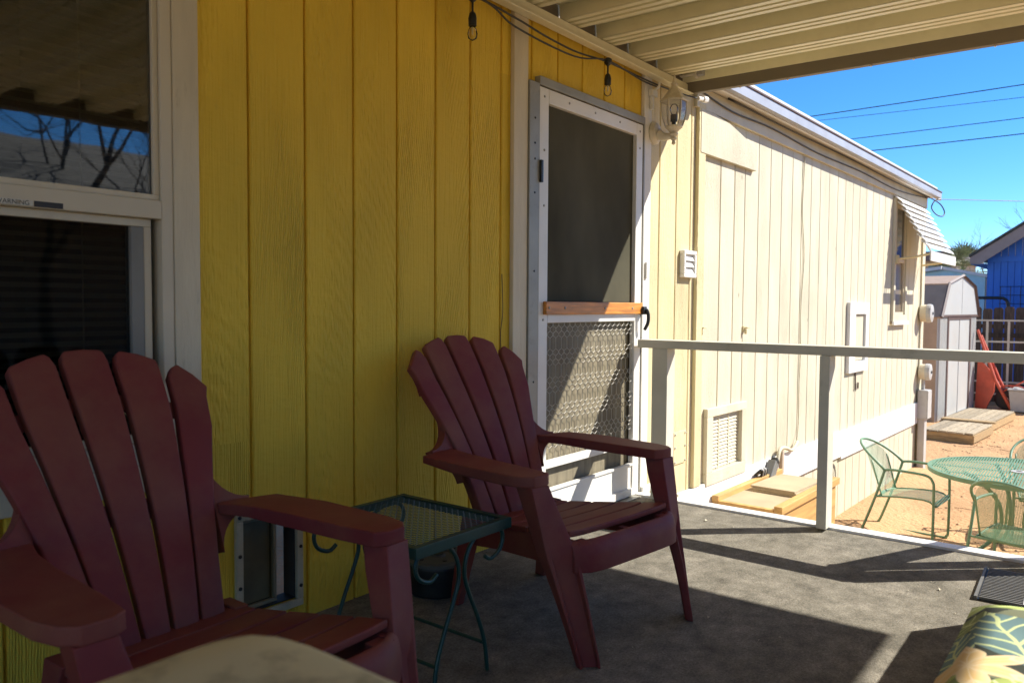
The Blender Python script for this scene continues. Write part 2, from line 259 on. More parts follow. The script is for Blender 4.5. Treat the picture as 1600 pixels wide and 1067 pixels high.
# ------------------------------------------------------------------ mesh helpers
class MB:
    def __init__(s): s.v = []; s.f = []
    def add(s, vs, fs):
        o = len(s.v); s.v += [tuple(v) for v in vs]; s.f += [tuple(i + o for i in f) for f in fs]; return s
    def box(s, x0, x1, y0, y1, z0, z1):
        if x0 > x1: x0, x1 = x1, x0
        if y0 > y1: y0, y1 = y1, y0
        if z0 > z1: z0, z1 = z1, z0
        return s.add([(x0,y0,z0),(x1,y0,z0),(x1,y1,z0),(x0,y1,z0),(x0,y0,z1),(x1,y0,z1),(x1,y1,z1),(x0,y1,z1)],
                     [(0,3,2,1),(4,5,6,7),(0,1,5,4),(1,2,6,5),(2,3,7,6),(3,0,4,7)])
    def obox(s, c, ax, ay, az):
        c, ax, ay, az = map(Vector, (c, ax, ay, az)); vs = []
        for k in (-1, 1):
            for a, b in ((-1,-1),(1,-1),(1,1),(-1,1)): vs.append(c + ax*a + ay*b + az*k)
        return s.add(vs, [(0,3,2,1),(4,5,6,7),(0,1,5,4),(1,2,6,5),(2,3,7,6),(3,0,4,7)])
    def loft(s, secs, closed=True, caps=True):
        n = len(secs[0]); vs = [p for sec in secs for p in sec]; fs = []
        for i in range(len(secs) - 1):
            for j in range(n if closed else n - 1):
                a = i*n + j; b = i*n + (j+1) % n; fs.append((a, b, b + n, a + n))
        if caps and closed:
            fs.append(tuple(reversed(range(n)))); fs.append(tuple(range((len(secs)-1)*n, len(secs)*n)))
        return s.add(vs, fs)
    def tube(s, pts, r, n=8, cap=True):
        pts = [Vector(p) for p in pts]; rs = r if isinstance(r, (list, tuple)) else [r] * len(pts)
        secs = []; up = None
        for i, p in enumerate(pts):
            d = (pts[min(i+1, len(pts)-1)] - pts[max(i-1, 0)])
            if d.length < 1e-9: d = Vector((0, 0, 1))
            d.normalize()
            if up is None:
                up = Vector((0, 0, 1)) if abs(d.z) < .9 else Vector((1, 0, 0))
            a = d.cross(up)
            if a.length < 1e-6: a = d.orthogonal()
            a.normalize(); b = a.cross(d).normalized(); up = b
            secs.append([p + (a*math.cos(t) + b*math.sin(t)) * rs[i] for t in [2*math.pi*k/n for k in range(n)]])
        return s.loft(secs, True, cap)
    def prism(s, poly, z0, z1):
        n = len(poly)
        return s.loft([[(x, y, z0) for x, y in poly], [(x, y, z1) for x, y in poly]])
    def lathe(s, prof, c=(0, 0, 0), n=24, axis='z'):
        secs = []
        for r, h in prof:
            sec = []
            for k in range(n):
                a = 2*math.pi*k/n; x, y = r*math.cos(a), r*math.sin(a)
                sec.append((c[0]+x, c[1]+y, c[2]+h) if axis == 'z' else ((c[0]+x, c[1]+h, c[2]+y) if axis == 'y' else (c[0]+h, c[1]+x, c[2]+y)))
            secs.append(sec)
        return s.loft(secs)
    def mesh(s, name, m, smooth=False):
        me = bpy.data.meshes.new(name); me.from_pydata(s.v, [], s.f)
        bm = bmesh.new(); bm.from_mesh(me); bmesh.ops.recalc_face_normals(bm, faces=bm.faces); bm.to_mesh(me); bm.free()
        me.materials.append(m)
        if smooth: me.shade_smooth()
        me.update(); return me
    def build(s, name, m, parent=None, smooth=False, bevel=0, seg=2, ang=35, kind=None, label=None):
        o = bpy.data.objects.new(name, s.mesh(name, m, smooth)); COL.objects.link(o)
        if parent: o.parent = parent
        if bevel:
            b = o.modifiers.new('bevel', 'BEVEL'); b.width = bevel; b.segments = seg; b.limit_method = 'ANGLE'; b.angle_limit = R(ang)
            o.data.shade_smooth()
            e = o.modifiers.new('normals', 'WEIGHTED_NORMAL'); e.keep_sharp = False
        elif smooth == 'auto':
            pass
        if kind: o['kind'] = kind
        if label: o['label'] = label
        return o

def tag(o, label, cat, group=None):
    o['label'] = label; o['category'] = cat
    if group: o['group'] = group
    return o
def thing(name, label, cat, loc=(0, 0, 0), rz=0, group=None):
    o = bpy.data.objects.new(name, None); COL.objects.link(o); o.location = loc; o.rotation_euler = (0, 0, rz); o.empty_display_size = .1
    return tag(o, label, cat, group)
def kids(o): return [c for c in bpy.data.objects if c.parent == o]
def copy_tree(o, parent=None):
    c = o.copy(); COL.objects.link(c)
    if parent: c.parent = parent
    for ch in kids(o): copy_tree(ch, c)
    return c
def boxp(name, m, parent, *b, bevel=0.002, **k):
    return MB().box(*b).build(name, m, parent, bevel=bevel, **k)
def bez(p, n=8):
    """catmull-rom through points"""
    p = [Vector(q) for q in p]; out = []
    for i in range(len(p) - 1):
        a = p[max(i-1, 0)]; b = p[i]; c = p[i+1]; d = p[min(i+2, len(p)-1)]
        for k in range(n):
            t = k / n
            out.append(0.5*((2*b) + (c-a)*t + (2*a-5*b+4*c-d)*t*t + (3*b-a-3*c+d)*t**3))
    out.append(p[-1]); return out

GZ = -1.0
# ------------------------------------------------------------------ ground
def ground():
    m = MB(); xs = []; x = -30.0
    xs = [-80, -40, -20, -10] + [(-6 + i*.5) for i in range(50)] + [22, 26, 32, 40, 60, 90, 150, 300]
    ys = [-200, -100, -50, -25, -15, -10, -8] + [(-6 + i*.25) for i in range(22)] + [-.44, -.36, -.28, -.2, -.12, -.05, .0, .1, .3, .6, 1, 2, 4, 8, 15, 40, 100, 250]
    vs = []
    for yy in ys:
        for xx in xs:
            z = GZ + .02*noise.noise((xx*.6, yy*.6, 0)) + .012*noise.noise((xx*2.1, yy*2.1, 3))
            d = max(0, 1 - max(0, (-yy - .05 - .024*max(0, xx-.45)))/.45)
            if .45 < xx < 7.0 and yy < .3: z += .10*d*d*(3-2*d)
            vs.append((xx, yy, z))
    nx = len(xs); fs = [(j*nx+i, j*nx+i+1, (j+1)*nx+i+1, (j+1)*nx+i) for j in range(len(ys)-1) for i in range(nx-1)]
    m.add(vs, fs); o = m.build('ground', SAND, smooth=True); o['kind'] = 'structure'
    # pebbles and clods
    g = MB(); rng = random.Random(3)
    for k in range(900):
        xx = rng.uniform(1, 13); yy = rng.uniform(-2.6, -.1)
        s_ = rng.uniform(.006, .02); zz = GZ + .02*noise.noise((xx*.6, yy*.6, 0)) + .012*noise.noise((xx*2.1, yy*2.1, 3)) + .002
        a = rng.uniform(0, 6.3); ca, sa = math.cos(a)*s_, math.sin(a)*s_
        g.add([(xx+ca, yy+sa, zz), (xx-sa*.8, yy+ca*.8, zz), (xx-ca, yy-sa, zz), (xx+sa*.7, yy-ca*.7, zz), (xx, yy, zz+s_*.7)], [(0,1,4),(1,2,4),(2,3,4),(3,0,4)])
    g.build('gravel', mat('small brown stones', (.26, .165, .095), .9, var=.4, vscale=30), kind='stuff')
    tw = MB()
    for k in range(60):
        xx = rng.uniform(1.6, 12); yy = rng.uniform(-2.4, -.25); a = rng.uniform(0, 3.14); L_ = rng.uniform(.05, .22)
        pts = [(xx+math.cos(a)*L_*t + rng.uniform(-.008, .008), yy+math.sin(a)*L_*t, GZ+.02*noise.noise((xx*.6, yy*.6, 0))+.016+rng.uniform(0, .008)) for t in (0, .35, .7, 1)]
        tw.tube(pts, .003, 4)
    tw.build('dry_twigs', mat('dry twig', (.2, .125, .07), .9), kind='stuff')
ground()

# ------------------------------------------------------------------ deck
def deck():
    top = MB(); nx, ny = 48, 24
    vs = []; x0, x1, y0, y1 = -7.0, -.262, -3.45, .02
    for j in range(ny+1):
        for i in range(nx+1):
            X = x0 + (x1-x0)*i/nx; Y = y0 + (y1-y0)*j/ny
            vs.append((X, Y, .0015*noise.noise((X*3, Y*3, 0))))
    top.add(vs, [(j*(nx+1)+i, j*(nx+1)+i+1, (j+1)*(nx+1)+i+1, (j+1)*(nx+1)+i) for j in range(ny) for i in range(nx)])
    o = top.build('deck', DECK, smooth=True); o['kind'] = 'structure'
    MB().box(-7, -.27, -3.44, -.012, -.2, -.006).build('deck_frame', POSTW, o)
    for k in range(31):
        MB().box(-.262, -.252, -3.44+k*.11, -3.335+k*.11, GZ-.05, -.21).build('skirting_board', POSTW, o)
    MB().box(-.268, -.192, -3.45, -.008, -.14, .012).build('edge_board', WHT, o, bevel=.003)
    d = MB(); rng = random.Random(5)
    for k in range(70):
        X = rng.uniform(-2.6, -.4); Y = rng.uniform(-1.8, -.1); s_ = rng.uniform(.002, .0055); a = rng.uniform(0, 6.28)
        c, s2 = math.cos(a)*s_, math.sin(a)*s_
        d.add([(X+c, Y+s2, .003), (X-s2*.5, Y+c*.5, .006), (X-c, Y-s2, .003), (X+s2*.4, Y-c*.4, .005)], [(0,1,2,3)])
    for X, Y, s_ in ((-.83, -1.62, .010), (-.5, -.55, .012), (-2.05, -.93, .008), (-1.62, -1.06, .007)):
        d.add([(X+s_, Y, .003), (X, Y+s_*.6, .010), (X-s_, Y, .003), (X, Y-s_*.7, .008)], [(0,1,2,3)])
    d.build('crumbs', mat('dry leaf crumbs', (.42, .37, .27), .8), kind='stuff')
deck()

# ------------------------------------------------------------------ the mobile home
home = thing('mobile_home', 'long mobile home with vertical board siding coloured yellow in shade and cream in sun beside the porch', 'mobile home')
FARANG = R(-1.3775)
def minus(rect, holes):
    rs = [rect]
    for hx0, hx1, hz0, hz1 in holes:
        out = []
        for x0, x1, z0, z1 in rs:
            if hx1 <= x0 or hx0 >= x1 or hz1 <= z0 or hz0 >= z1: out.append((x0, x1, z0, z1)); continue
            if hz0 > z0: out.append((x0, x1, z0, hz0))
            if hz1 < z1: out.append((x0, x1, hz1, z1))
            a, b = max(z0, hz0), min(z1, hz1)
            if hx0 > x0: out.append((x0, hx0, a, b))
            if hx1 < x1: out.append((hx1, x1, a, b))
        rs = out
    return [r for r in rs if r[1]-r[0] > .004 and r[3]-r[2] > .004]
def board(name, m, x0, x1, z0, z1, holes=(), y0=0.0, t=.012, g=.0043, loc=None):
    ch = .004
    for a, b, c, d in minus((x0+g, x1-g, z0, z1), holes):
        l = ch if abs(a-(x0+g)) < 1e-6 else 0; r = ch if abs(b-(x1-g)) < 1e-6 else 0
        poly = [(a, y0+t), (a, y0+ch if l else y0), (a+l, y0), (b-r, y0), (b, y0+ch if r else y0), (b, y0+t)]
        if not l: poly.pop(1)
        if not r: poly.pop(-2)
        o = MB().prism(poly, c, d).build(name, m, home)
        if loc: place_far(o)
def place_far(o):
    o.location = (.45, 0, 0); o.rotation_euler = (0, 0, FARANG)
W_HOLE = (-4.62, -2.905, .62, 2.30); D_HOLE = (-1.264, -.215, -.05, 2.035); P_HOLE = (-2.695, -2.497, .079, .372)
edges = [-5.99, -5.786, -5.58, -5.38, -5.175, -4.97, -4.77, -4.565, -4.36, -4.157, -3.953, -3.75, -3.547, -3.345, -3.14, -2.94, -2.657, -2.447, -2.243, -2.037, -1.833, -1.63, -1.43, -1.215, -1.01, -.80, -.595, -.39, -.187]
edges2 = [-.187, .017, .23, .425, .47]
for i in range(len(edges)-1):
    board('siding_board', YEL, edges[i], edges[i+1], -.10, 2.335, (W_HOLE, D_HOLE, P_HOLE))
for i in range(len(edges2)-1):
    board('siding_board', MID, edges2[i], edges2[i+1], -.10, 2.335, (D_HOLE,))
MB().box(-6.2, W_HOLE[0], .0121, .05, -.3, 2.42).box(W_HOLE[1], P_HOLE[0], .0121, .05, -.3, 2.42).box(W_HOLE[0], W_HOLE[1], .0121, .05, -.3, W_HOLE[2]).box(P_HOLE[0], P_HOLE[1], .0121, .05, -.3, .079).box(P_HOLE[0], P_HOLE[1], .0121, .05, .372, 2.42)\
    .box(P_HOLE[1], D_HOLE[0], .0121, .05, -.3, 2.42).box(D_HOLE[0], D_HOLE[1], .0121, .05, 2.035, 2.42).build('wall_backing', YEL, home)
MB().box(-6.3, .30, .0, .012, 2.337, 2.46).build('roof_closure', BEAM, home)
MB().box(D_HOLE[1], .46, .0121, .05, -.3, 2.42).build('wall_backing', MID, home)
# far section: boards in the frame of the far wall (s along the wall)
fe = [0.0, .137, .403, .625, .797, 1.035, 1.26, 1.483, 1.711, 1.922, 2.141, 2.365, 2.6, 2.835, 3.063, 3.29, 3.51, 3.738, 3.963, 4.19, 4.415, 4.64, 4.87, 5.09, 5.30, 5.53, 5.77, 6.03, 6.20]
FWIN = (4.80, 5.26, .96, 2.18)
for i in range(len(fe)-1):
    a, b = fe[i], fe[i+1]
    board('siding_board', CRM, a, b, -.11, 2.42, (FWIN, (.29, .76, -.03, .33)), g=.0032 if i > 2 else .005, loc=1)
    board('skirting_board', CRM, a, b, -1.15, -.30, g=.003, y0=.006, loc=1)
bk = MB().box(0, FWIN[0], .0121, .06, -1.2, 2.42).box(FWIN[1], 6.25, .0121, .06, -1.2, 2.42).box(FWIN[0], FWIN[1], .0121, .06, -1.2, FWIN[2]).box(FWIN[0], FWIN[1], .0121, .06, FWIN[3], 2.42)\
    .build('wall_backing', CRM, home); place_far(bk)
def farp(name, m, *b, bevel=.003, **k):
    o = boxp(name, m, home, *b, bevel=bevel, **k); place_far(o); return o
farp('belt_board', WHT, -.16, 3.05, -.022, -.0005, -.335, -.098)
farp('belt_board', WHT, 3.052, 6.205, -.022, -.0005, -.36, -.105)
farp('joint_trim', MID, .03, .125, -.026, -.0005, -.096, 2.30, bevel=.004)
farp('corner_trim', CRM, 6.10, 6.24, -.02, -.0005, -.104, 2.26)
farp('corner_trim', CRM, 6.14, 6.24, -.012, .005, -1.15, -.362)
farp('frieze_board', CRM, .0, 6.24, -.024, -.0005, 2.27, 2.40)
farp('end_wall', CRM, 6.2405, 6.26, -.005, 3.6, -1.15, 2.42)
farp('soffit', SOFF, -.2, 6.34, -.095, .04, 2.405, 2.414)
farp('fascia', SOFF, -.2, 6.345, -.112, -.0955, 2.385, 2.43)
farp('gutter', GUT, -.2, 6.38, -.150, -.113, 2.395, 2.462)
farp('gutter_lip', SHEDB, -.2, 6.382, -.158, -.108, 2.4625, 2.476)
farp('roof', SOFF, -6.6, 6.36, -.105, 4.0, 2.48, 2.53)
# joined cable that sags along the frieze
cb = MB().tube(bez([(.02, -.03, 2.37), (.5, -.032, 2.33), (1.2, -.03, 2.345), (2.2, -.03, 2.32), (3.4, -.03, 2.335), (4.8, -.03, 2.32), (6.2, -.03, 2.39)], 6), .006, 5).build('eave_cable', BLK, home, smooth=True); place_far(cb)
cb = MB().tube(bez([(.4, -.045, 2.395), (1.5, -.05, 2.385), (3, -.045, 2.395), (4.6, -.045, 2.385), (6.25, -.045, 2.4)], 6), .007, 5).build('eave_cable', BLK, home, smooth=True); place_far(cb)
# painted cable running down the far wall
cb = MB().tube(bez([(1.953, -.008, 2.26), (1.92, -.008, 1.82), (1.98, -.008, 1.46), (1.935, -.008, 1.05), (1.95, -.008, .7), (1.933, -.008, .42), (1.93, -.01, .1), (1.86, -.026, -.042)], 6), .004, 5).build('wall_cable', CRM, home, smooth=True); place_far(cb)
# plywood patch high on the wall, cut to a slanted curve
pp = MB(); top = [(.05, 2.268), (.25, 2.267), (.45, 2.25), (.6, 2.222), (.75, 2.19), (.92, 2.15)]
sec = [(x, z) for x, z in [(.05, 2.0), (.92, 2.0)]] + [(x, z) for x, z in reversed(top)]
pp.loft([[(x, -.03, z) for x, z in sec], [(x, -.001, z) for x, z in sec]])
o = pp.build('plywood_patch', CRM, home, bevel=.003); place_far(o)
# louvred vent
farp('vent_frame', CRM, .205, .83, -.03, -.0005, .33, .386); farp('vent_frame', CRM, .205, .83, -.03, -.0005, -.116, -.033)
farp('vent_frame', CRM, .205, .292, -.03, -.0005, -.0325, .3295); farp('vent_frame', CRM, .755, .83, -.03, -.0005, -.0325, .3295)
farp('vent_backing', DARK, .29, .758, .008, .012, -.033, .33, bevel=0)
lv = MB()
for c in range(3):
    x0 = .294 + c*.155
    for k in range(15):
        z0 = -.025 + k*.0235
        lv.add([(x0, -.002, z0), (x0+.14, -.002, z0), (x0+.14, .006, z0+.019), (x0, .006, z0+.019), (x0, .0, z0-.002), (x0+.14, .0, z0-.002)], [(0,1,2,3),(0,4,5,1)])
    lv.box(x0+.14, x0+.155, -.002, .006, -.033, .33)
o = lv.build('louvre_slats', CRM, home); place_far(o)
# access panel with hinged lid
farp('access_panel_frame', WHT, 3.18, 3.80, -.035, -.0005, .985, 1.095); farp('access_panel_frame', WHT, 3.18, 3.80, -.035, -.0005, .43, .53)
farp('access_panel_frame', WHT, 3.18, 3.36, -.035, -.0005, .5305, .9845); farp('access_panel_frame', WHT, 3.70, 3.80, -.035, -.0005, .5305, .9845)
farp('access_panel_door', CRM, 3.37, 3.69, -.012, -.0005, .54, .98)
for s_, z_ in ((.121, .904), (.809, .892)):
    o = MB().box(s_-.02, s_+.02, -.012, -.0005, z_-.02, z_+.02).box(s_-.005, s_+.035, -.035, -.012, z_+.003, z_+.013).box(s_-.01, s_+.0, -.03, -.012, z_-.035, z_).build('wall_hook', MID, home, bevel=.002); place_far(o)
o = MB().tube([(3.47, -.01, .42), (3.47, -.012, .26), (3.56, -.012, .26), (3.56, -.012, .32)], .008, 6).build('wall_hook', SHEDB, home); place_far(o)
# cover plate and dryer vent on the porch end of the wall
o = boxp('cover_plate', MID, home, .235, .40, -.008, -.0005, .085, .285, bevel=.002)
for X, Z in ((.25, .10), (.385, .10), (.25, .27), (.385, .27), (.25, .19), (.385, .19)):
    MB().lathe([(.006, 0), (.006, -.006), (.003, -.008)], (X, -.008, Z), 8, 'y').build('screw', GREYM, home)
vh = MB().box(.285, .455, -.035, -.0005, 1.222, 1.245).box(.285, .455, -.035, -.0005, 1.362, 1.385).box(.285, .305, -.035, -.0005, 1.245, 1.362).box(.435, .455, -.035, -.0005, 1.245, 1.362)
vh.build('dryer_vent_frame', WHT, home, bevel=.004)
for k in range(3):
    z0 = 1.247 + k*.039
    MB().add([(.306, -.030, z0), (.434, -.030, z0), (.434, -.012, z0+.037), (.306, -.012, z0+.037), (.306, -.004, z0), (.434, -.004, z0)], [(0,1,2,3), (0,3,4), (1,5,2), (0,4,5,1)]).build('dryer_vent_flap', WHT, home)

# window in the porch wall
win = MB()
def fr(mb, x0, x1, z0, z1, wd, y0, y1):
    mb.box(x0, x1, y0, y1, z1-wd, z1).box(x0, x1, y0, y1, z0, z0+wd).box(x0, x0+wd, y0, y1, z0+wd, z1-wd).box(x1-wd, x1, y0, y1, z0+wd, z1-wd); return mb
boxp('window_trim', TRIM, home, -2.909, -2.832, -.02, -.0005, .545, 2.30, bevel=.003)
boxp('window_trim', TRIM, home, -4.70, -2.832, -.024, -.0005, .525, .60, bevel=.003)
boxp('window_trim', TRIM, home, -4.70, -4.62, -.02, -.0005, .6005, 2.30, bevel=.003)
wf = MB(); fr(wf, -4.62, -2.9095, .601, 2.30, .034, -.016, .05); wf.box(-4.586, -2.9435, -.016, .05, 1.276, 1.327)
wframe = wf.build('window', VINYL, home, bevel=.003)
MB().box(-4.586, -2.9435, -.010, .03, .6351, .66).build('window_sill', VINYL, wframe, bevel=.003)
up = MB(); fr(up, -4.585, -2.944, 1.3272, 2.2655, .016, -.006, .02); up.build('upper_sash', VINYL, wframe, bevel=.002)
lo = MB(); fr(lo, -4.585, -2.962, .661, 1.2755, .022, .008, .036); lo.build('lower_sash', VINYL, wframe, bevel=.002)
MB().box(-3.02, -2.985, .004, .04, .684, 1.253).build('sash_stile', mat('darker grey vinyl', (.22, .21, .175), .5), wframe, bevel=.002)  # stile in a darker grey than the other window vinyl
MB().box(-4.57, -2.96, .006, .010, 1.343, 2.25).build('glass_pane', PANE, wframe)
MB().box(-4.56, -2.984, .018, .022, .683, 1.254).build('glass_pane', PANEL_, wframe)
bl = MB()
for k in range(62):
    z0 = .67 + k*.0258
    bl.add([(-4.55, .075, z0), (-2.95, .075, z0), (-2.95, .092, z0+.013), (-4.55, .092, z0+.013)], [(0,1,2,3)])
for X in (-4.2, -3.62, -3.12): bl.box(X, X+.003, .07, .072, .66, 2.27)
bl.build('blind', BLIND, wframe)
MB().box(-4.7, -2.84, .05, .052, .5, .62).box(-4.75, -2.8, 1.2, 1.25, .3, 2.4).box(-4.75, -4.7, .06, 1.2, .3, 2.4).box(-2.85, -2.8, .06, 1.2, .3, 2.4).box(-4.75, -2.8, .06, 1.2, .25, .3).box(-4.75, -2.8, .06, 1.2, 2.4, 2.45).build('room_interior', DARK, home)
# warning sticker on the meeting rail
MB().box(-3.46, -3.268, -.0175, -.0161, 1.279, 1.292).build('warning_sticker', mat('sticker white', (.6, .56, .45), .5), wframe)
MB().box(-3.266, -3.20, -.0175, -.0161, 1.278, 1.292).build('warning_sticker', mat('sticker black', (.03, .03, .03), .5), wframe)
tx = bpy.data.curves.new('warn', 'FONT'); tx.body = 'WARNING'; tx.size = .0155; tx.extrude = .0002; tx.space_character = 1.0
to = bpy.data.objects.new('warn', tx); COL.objects.link(to); bpy.context.view_layer.update()
tme = bpy.data.meshes.new_from_object(to.evaluated_get(bpy.context.evaluated_depsgraph_get())); bpy.data.objects.remove(to)
tme.materials.clear(); tme.materials.append(BLK)
lt = bpy.data.objects.new('sticker_lettering', tme); COL.objects.link(lt); lt.parent = wframe; lt.location = (-3.352, -.0178, 1.2802); lt.rotation_euler = (R(90), 0, 0)

# pet door
pd = MB(); fr(pd, -2.722, -2.476, .052, .40, .024, -.016, -.0005)
pet = pd.build('pet_door', PETV, home, bevel=.003)
pi = MB(); pi.box(-2.697, -2.692, .0, .06, .079, .372).box(-2.5, -2.496, .0, .06, .079, .372).box(-2.692, -2.5, .0, .06, .0765, .081).build('pet_door_tunnel', RUBBER, pet)
MB().box(-2.69, -2.575, .03, .036, .095, .37).build('pet_door_flap', mat('cloudy grey flap', (.13, .12, .065), .45, var=.2, dirt=(.06, .06, .04), dirt_amt=.6, dscale=8), pet, bevel=.002)
fr(MB(), -2.692, -2.56, .083, .371, .012, .012, .026).build('pet_door_inner_frame', PETI, pet, bevel=.002)
MB().box(-2.70, -2.49, .12, .13, .05, .40).build('pet_door_back', DARK, pet)
for X, Z in ((-2.711, .39), (-2.487, .39), (-2.711, .27), (-2.487, .25), (-2.711, .17), (-2.487, .12), (-2.711, .066), (-2.6, .388), (-2.6, .064)):
    MB().lathe([(.006, 0), (.006, -.003), (.003, -.005)], (X, -.016, Z), 8, 'y').build('screw', BLK, pet)

# trim beside the door
boxp('door_trim', TRIM, home, -1.369, -1.268, -.022, -.0005, -.005, 2.36, bevel=.003)
boxp('door_trim', POSTW, home, -.212, -.127, -.022, -.0005, -.005, 2.36, bevel=.003)
MB().tube(bez([(-1.43, -.008, 1.18), (-1.425, -.010, 1.02), (-1.44, -.010, .92), (-1.43, -.01, .80)], 5), .002, 4).build('dangling_wire', BLK, home)
MB().box(-.185, -.165, -.034, -.0225, 1.20, 1.29).build('bell_push', ALUW, home, bevel=.003)

# screen door
jb = MB().box(-1.266, -1.19, -.030, .03, .0, 2.04).box(-1.19, -.214, -.030, .03, 2.035, 2.075).box(-.228, -.214, -.03, .03, .0, 2.035).build('door_jamb', ALU, home, bevel=.002)
for Z in (1.88, 1.77, 1.70, 1.55, 1.2, .7):
    MB().lathe([(.005, 0), (.005, -.002), (.002, -.003)], (-1.226, -.030, Z), 8, 'y').build('screw', BLK, jb)
DY0, DY1 = -.026, .004
sd = MB().box(-1.186, -1.116, DY0, DY1, .006, 2.03).box(-.30, -.232, DY0, DY1, .006, 2.03).box(-1.116, -.30, DY0, DY1, 1.965, 2.03).box(-1.116, -.30, DY0, DY1, .965, 1.005)\
    .box(-1.116, -.30, DY0, DY1, .283, .318).box(-1.116, -.30, DY0, DY1, .006, .045)
door = sd.build('screen_door', ALUW, home, bevel=.003)
MB().box(-1.116, -.30, -.018, -.006, .0455, .172).box(-1.116, -.30, -.026, -.004, .172, .186).box(-1.10, -.302, -.034, -.0185, .012, .05).build('kick_panel', ALUW, door, bevel=.002)
sc = MB(); nn = 24; vs = []
for j in range(nn+1):
    for i in range(nn+1):
        X = -1.118 + .82*i/nn; Z = 1.066 + .90*j/nn; e = math.sin(math.pi*i/nn)*math.sin(math.pi*j/nn)
        vs.append((X, -.004 + e*(.012 + .016*noise.noise((X*2.1, Z*1.6, .3)) + .008*math.sin(6*X+3*Z)), Z))
sc.add(vs, [(j*(nn+1)+i, j*(nn+1)+i+1, (j+1)*(nn+1)+i+1, (j+1)*(nn+1)+i) for j in range(nn) for i in range(nn)])
sc.build('insect_screen', SCREEN, door, smooth=True)
MB().box(-1.118, -.298, .012, .016, .0, 1.02).build('lower_screen', mat('dirty lower screen', (.21, .18, .115), .7, var=.2, vscale=4, stretch=(6, 1, 1), dirt=(.10, .08, .05), dirt_amt=.6, dscale=5, dlow=.45, dhigh=.65), door)
MB().box(-1.25, -.22, .03, .05, .0, 2.04).build('inner_door', DOORTAN, home)
MB().box(-1.152, -.242, -.046, -.0262, 1.004, 1.064).build('push_bar', ORANGE, door, bevel=.003)
for X in (-1.13, -1.0, -.64, -.36, -.26):
    MB().lathe([(.006, 0), (.006, -.003), (.002, -.004)], (X, -.046, 1.035), 8, 'y').build('bar_screw', ALU, door)
gr = MB()   # stretched expanded-metal grille, wires that meet in pairs
pw = .0235; zt, zb = .962, .32; zs = []; z = zt; pat = [.012, .012, .012, .050]; k = 0; off = 0
zs.append((z, 0)); 
while z > zb:
    st = pat[k % 4]; z2 = z - st; zs.append((max(z2, zb), off)); off = 1 - off
    z3 = z2 - .011; zs.append((max(z3, zb), off)); z = z3; k += 1
for i in range(int(.816/pw)+1):
    sgn = 1 if i % 2 else -1; x0 = -1.112 + i*pw
    pts = [(min(max(x0 + sgn*(pw*.5-.0012)*(1 if o_ else -1), -1.114), -.302), -.014 - .002*(i % 2), zz) for zz, o_ in zs if zz > zb]
    gr.tube(pts, .0014, 4)
gr.build('door_grille', WIRE, door, kind='stuff')
hd = MB().box(-.262, -.222, -.062, -.0262, 1.0, 1.045).build('door_handle', BLK, door, bevel=.005)
MB().tube(bez([(-.240, -.066, 1.03), (-.233, -.074, 1.0), (-.233, -.072, .955), (-.240, -.055, .915)], 6), [.010]*18 + [.007], 8).build('handle_grip', BLK, hd, smooth=True)
MB().box(-1.192, -1.176, -.042, -.0262, 1.60, 1.70).build('door_hinge', BLK, door, bevel=.002)
for X, Z in ((-1.15, 1.99), (-.95, 2.0), (-.72, 2.0), (-.48, 2.0), (-.265, 1.99), (-1.15, 1.75), (-1.15, 1.5), (-1.15, .98), (-.265, 1.9)):
    MB().lathe([(.006, 0), (.006, -.002), (.002, -.003)], (X, DY0, Z), 8, 'y').build('screw', ALU, door)
boxp('door_sill', ALU, home, -1.27, -.21, -.07, .03, -.001, .005, bevel=.001)
boxp('sill_block', POSTW, home, -.212, -.05, -.045, -.0225, .002, .04, bevel=.003)

# far window with its frame and awning brackets
fw = MB(); fr(fw, 4.74, 5.32, .90, 2.24, .07, -.03, -.0005); fwo = fw.build('window', CRM, home, bevel=.003); place_far(fwo)
fr(MB(), 4.811, 5.249, .971, 2.169, .03, -.014, .01).box(4.841, 5.219, -.014, .01, 1.55, 1.59).build('window_frame', VINYL, fwo)
MB().box(4.70, 5.36, -.05, -.0305, .86, .90).build('window_sill', WHT, fwo, bevel=.003)
MB().box(4.841, 5.219, -.002, .002, 1.59, 2.139).build('glass_pane', FARGL, fwo)
MB().box(4.841, 5.219, .004, .008, 1.001, 1.55).build('glass_pane', mat('tan blind behind glass', (.20, .155, .10), .2, spec=.6, var=.1), fwo)
MB().box(4.8, 5.3, .02, .3, .9, 2.2).build('window_recess', DARK, fwo)

aw = thing('window_awning', 'white slatted metal awning over the narrow far window of the cream wall', 'awning', (.45, 0, 0), FARANG)
for k in range(8):
    t0 = k/8; y0 = -.035 - .30*t0; z0 = 2.25 - .56*t0
    MB().add([(4.73+k*.01, y0+.03, z0+.02), (6.10, y0+.03, z0+.02), (6.10, y0-.055, z0-.058), (4.73+k*.01, y0-.055, z0-.058),
              (4.73+k*.01, y0+.03, z0+.008), (6.10, y0+.03, z0+.008), (6.10, y0-.055, z0-.07), (4.73+k*.01, y0-.055, z0-.07)],
             [(0,1,2,3),(7,6,5,4),(0,4,5,1),(1,5,6,2),(2,6,7,3),(3,7,4,0)]).build('slat', ALUW, aw)
MB().box(4.79, 6.10, -.375, -.362, 1.55, 1.655).build('valance', ALUW, aw, bevel=.002)
MB().tube([(4.80, -.03, 1.58), (4.86, -.20, 1.60), (4.86, -.36, 1.63)], .012, 4).build('support_arm', MID, aw)
MB().tube([(6.0, -.03, 1.56), (6.02, -.20, 1.58), (6.02, -.36, 1.61)], .012, 4).build('support_arm', MID, aw)
MB().tube([(4.83, -.06, 2.2), (4.83, -.36, 1.66)], .012, 4).build('side_rail', ALUW, aw)
MB().box(4.76, 4.84, -.055, -.031, 1.53, 1.62).build('bracket', MID, aw)

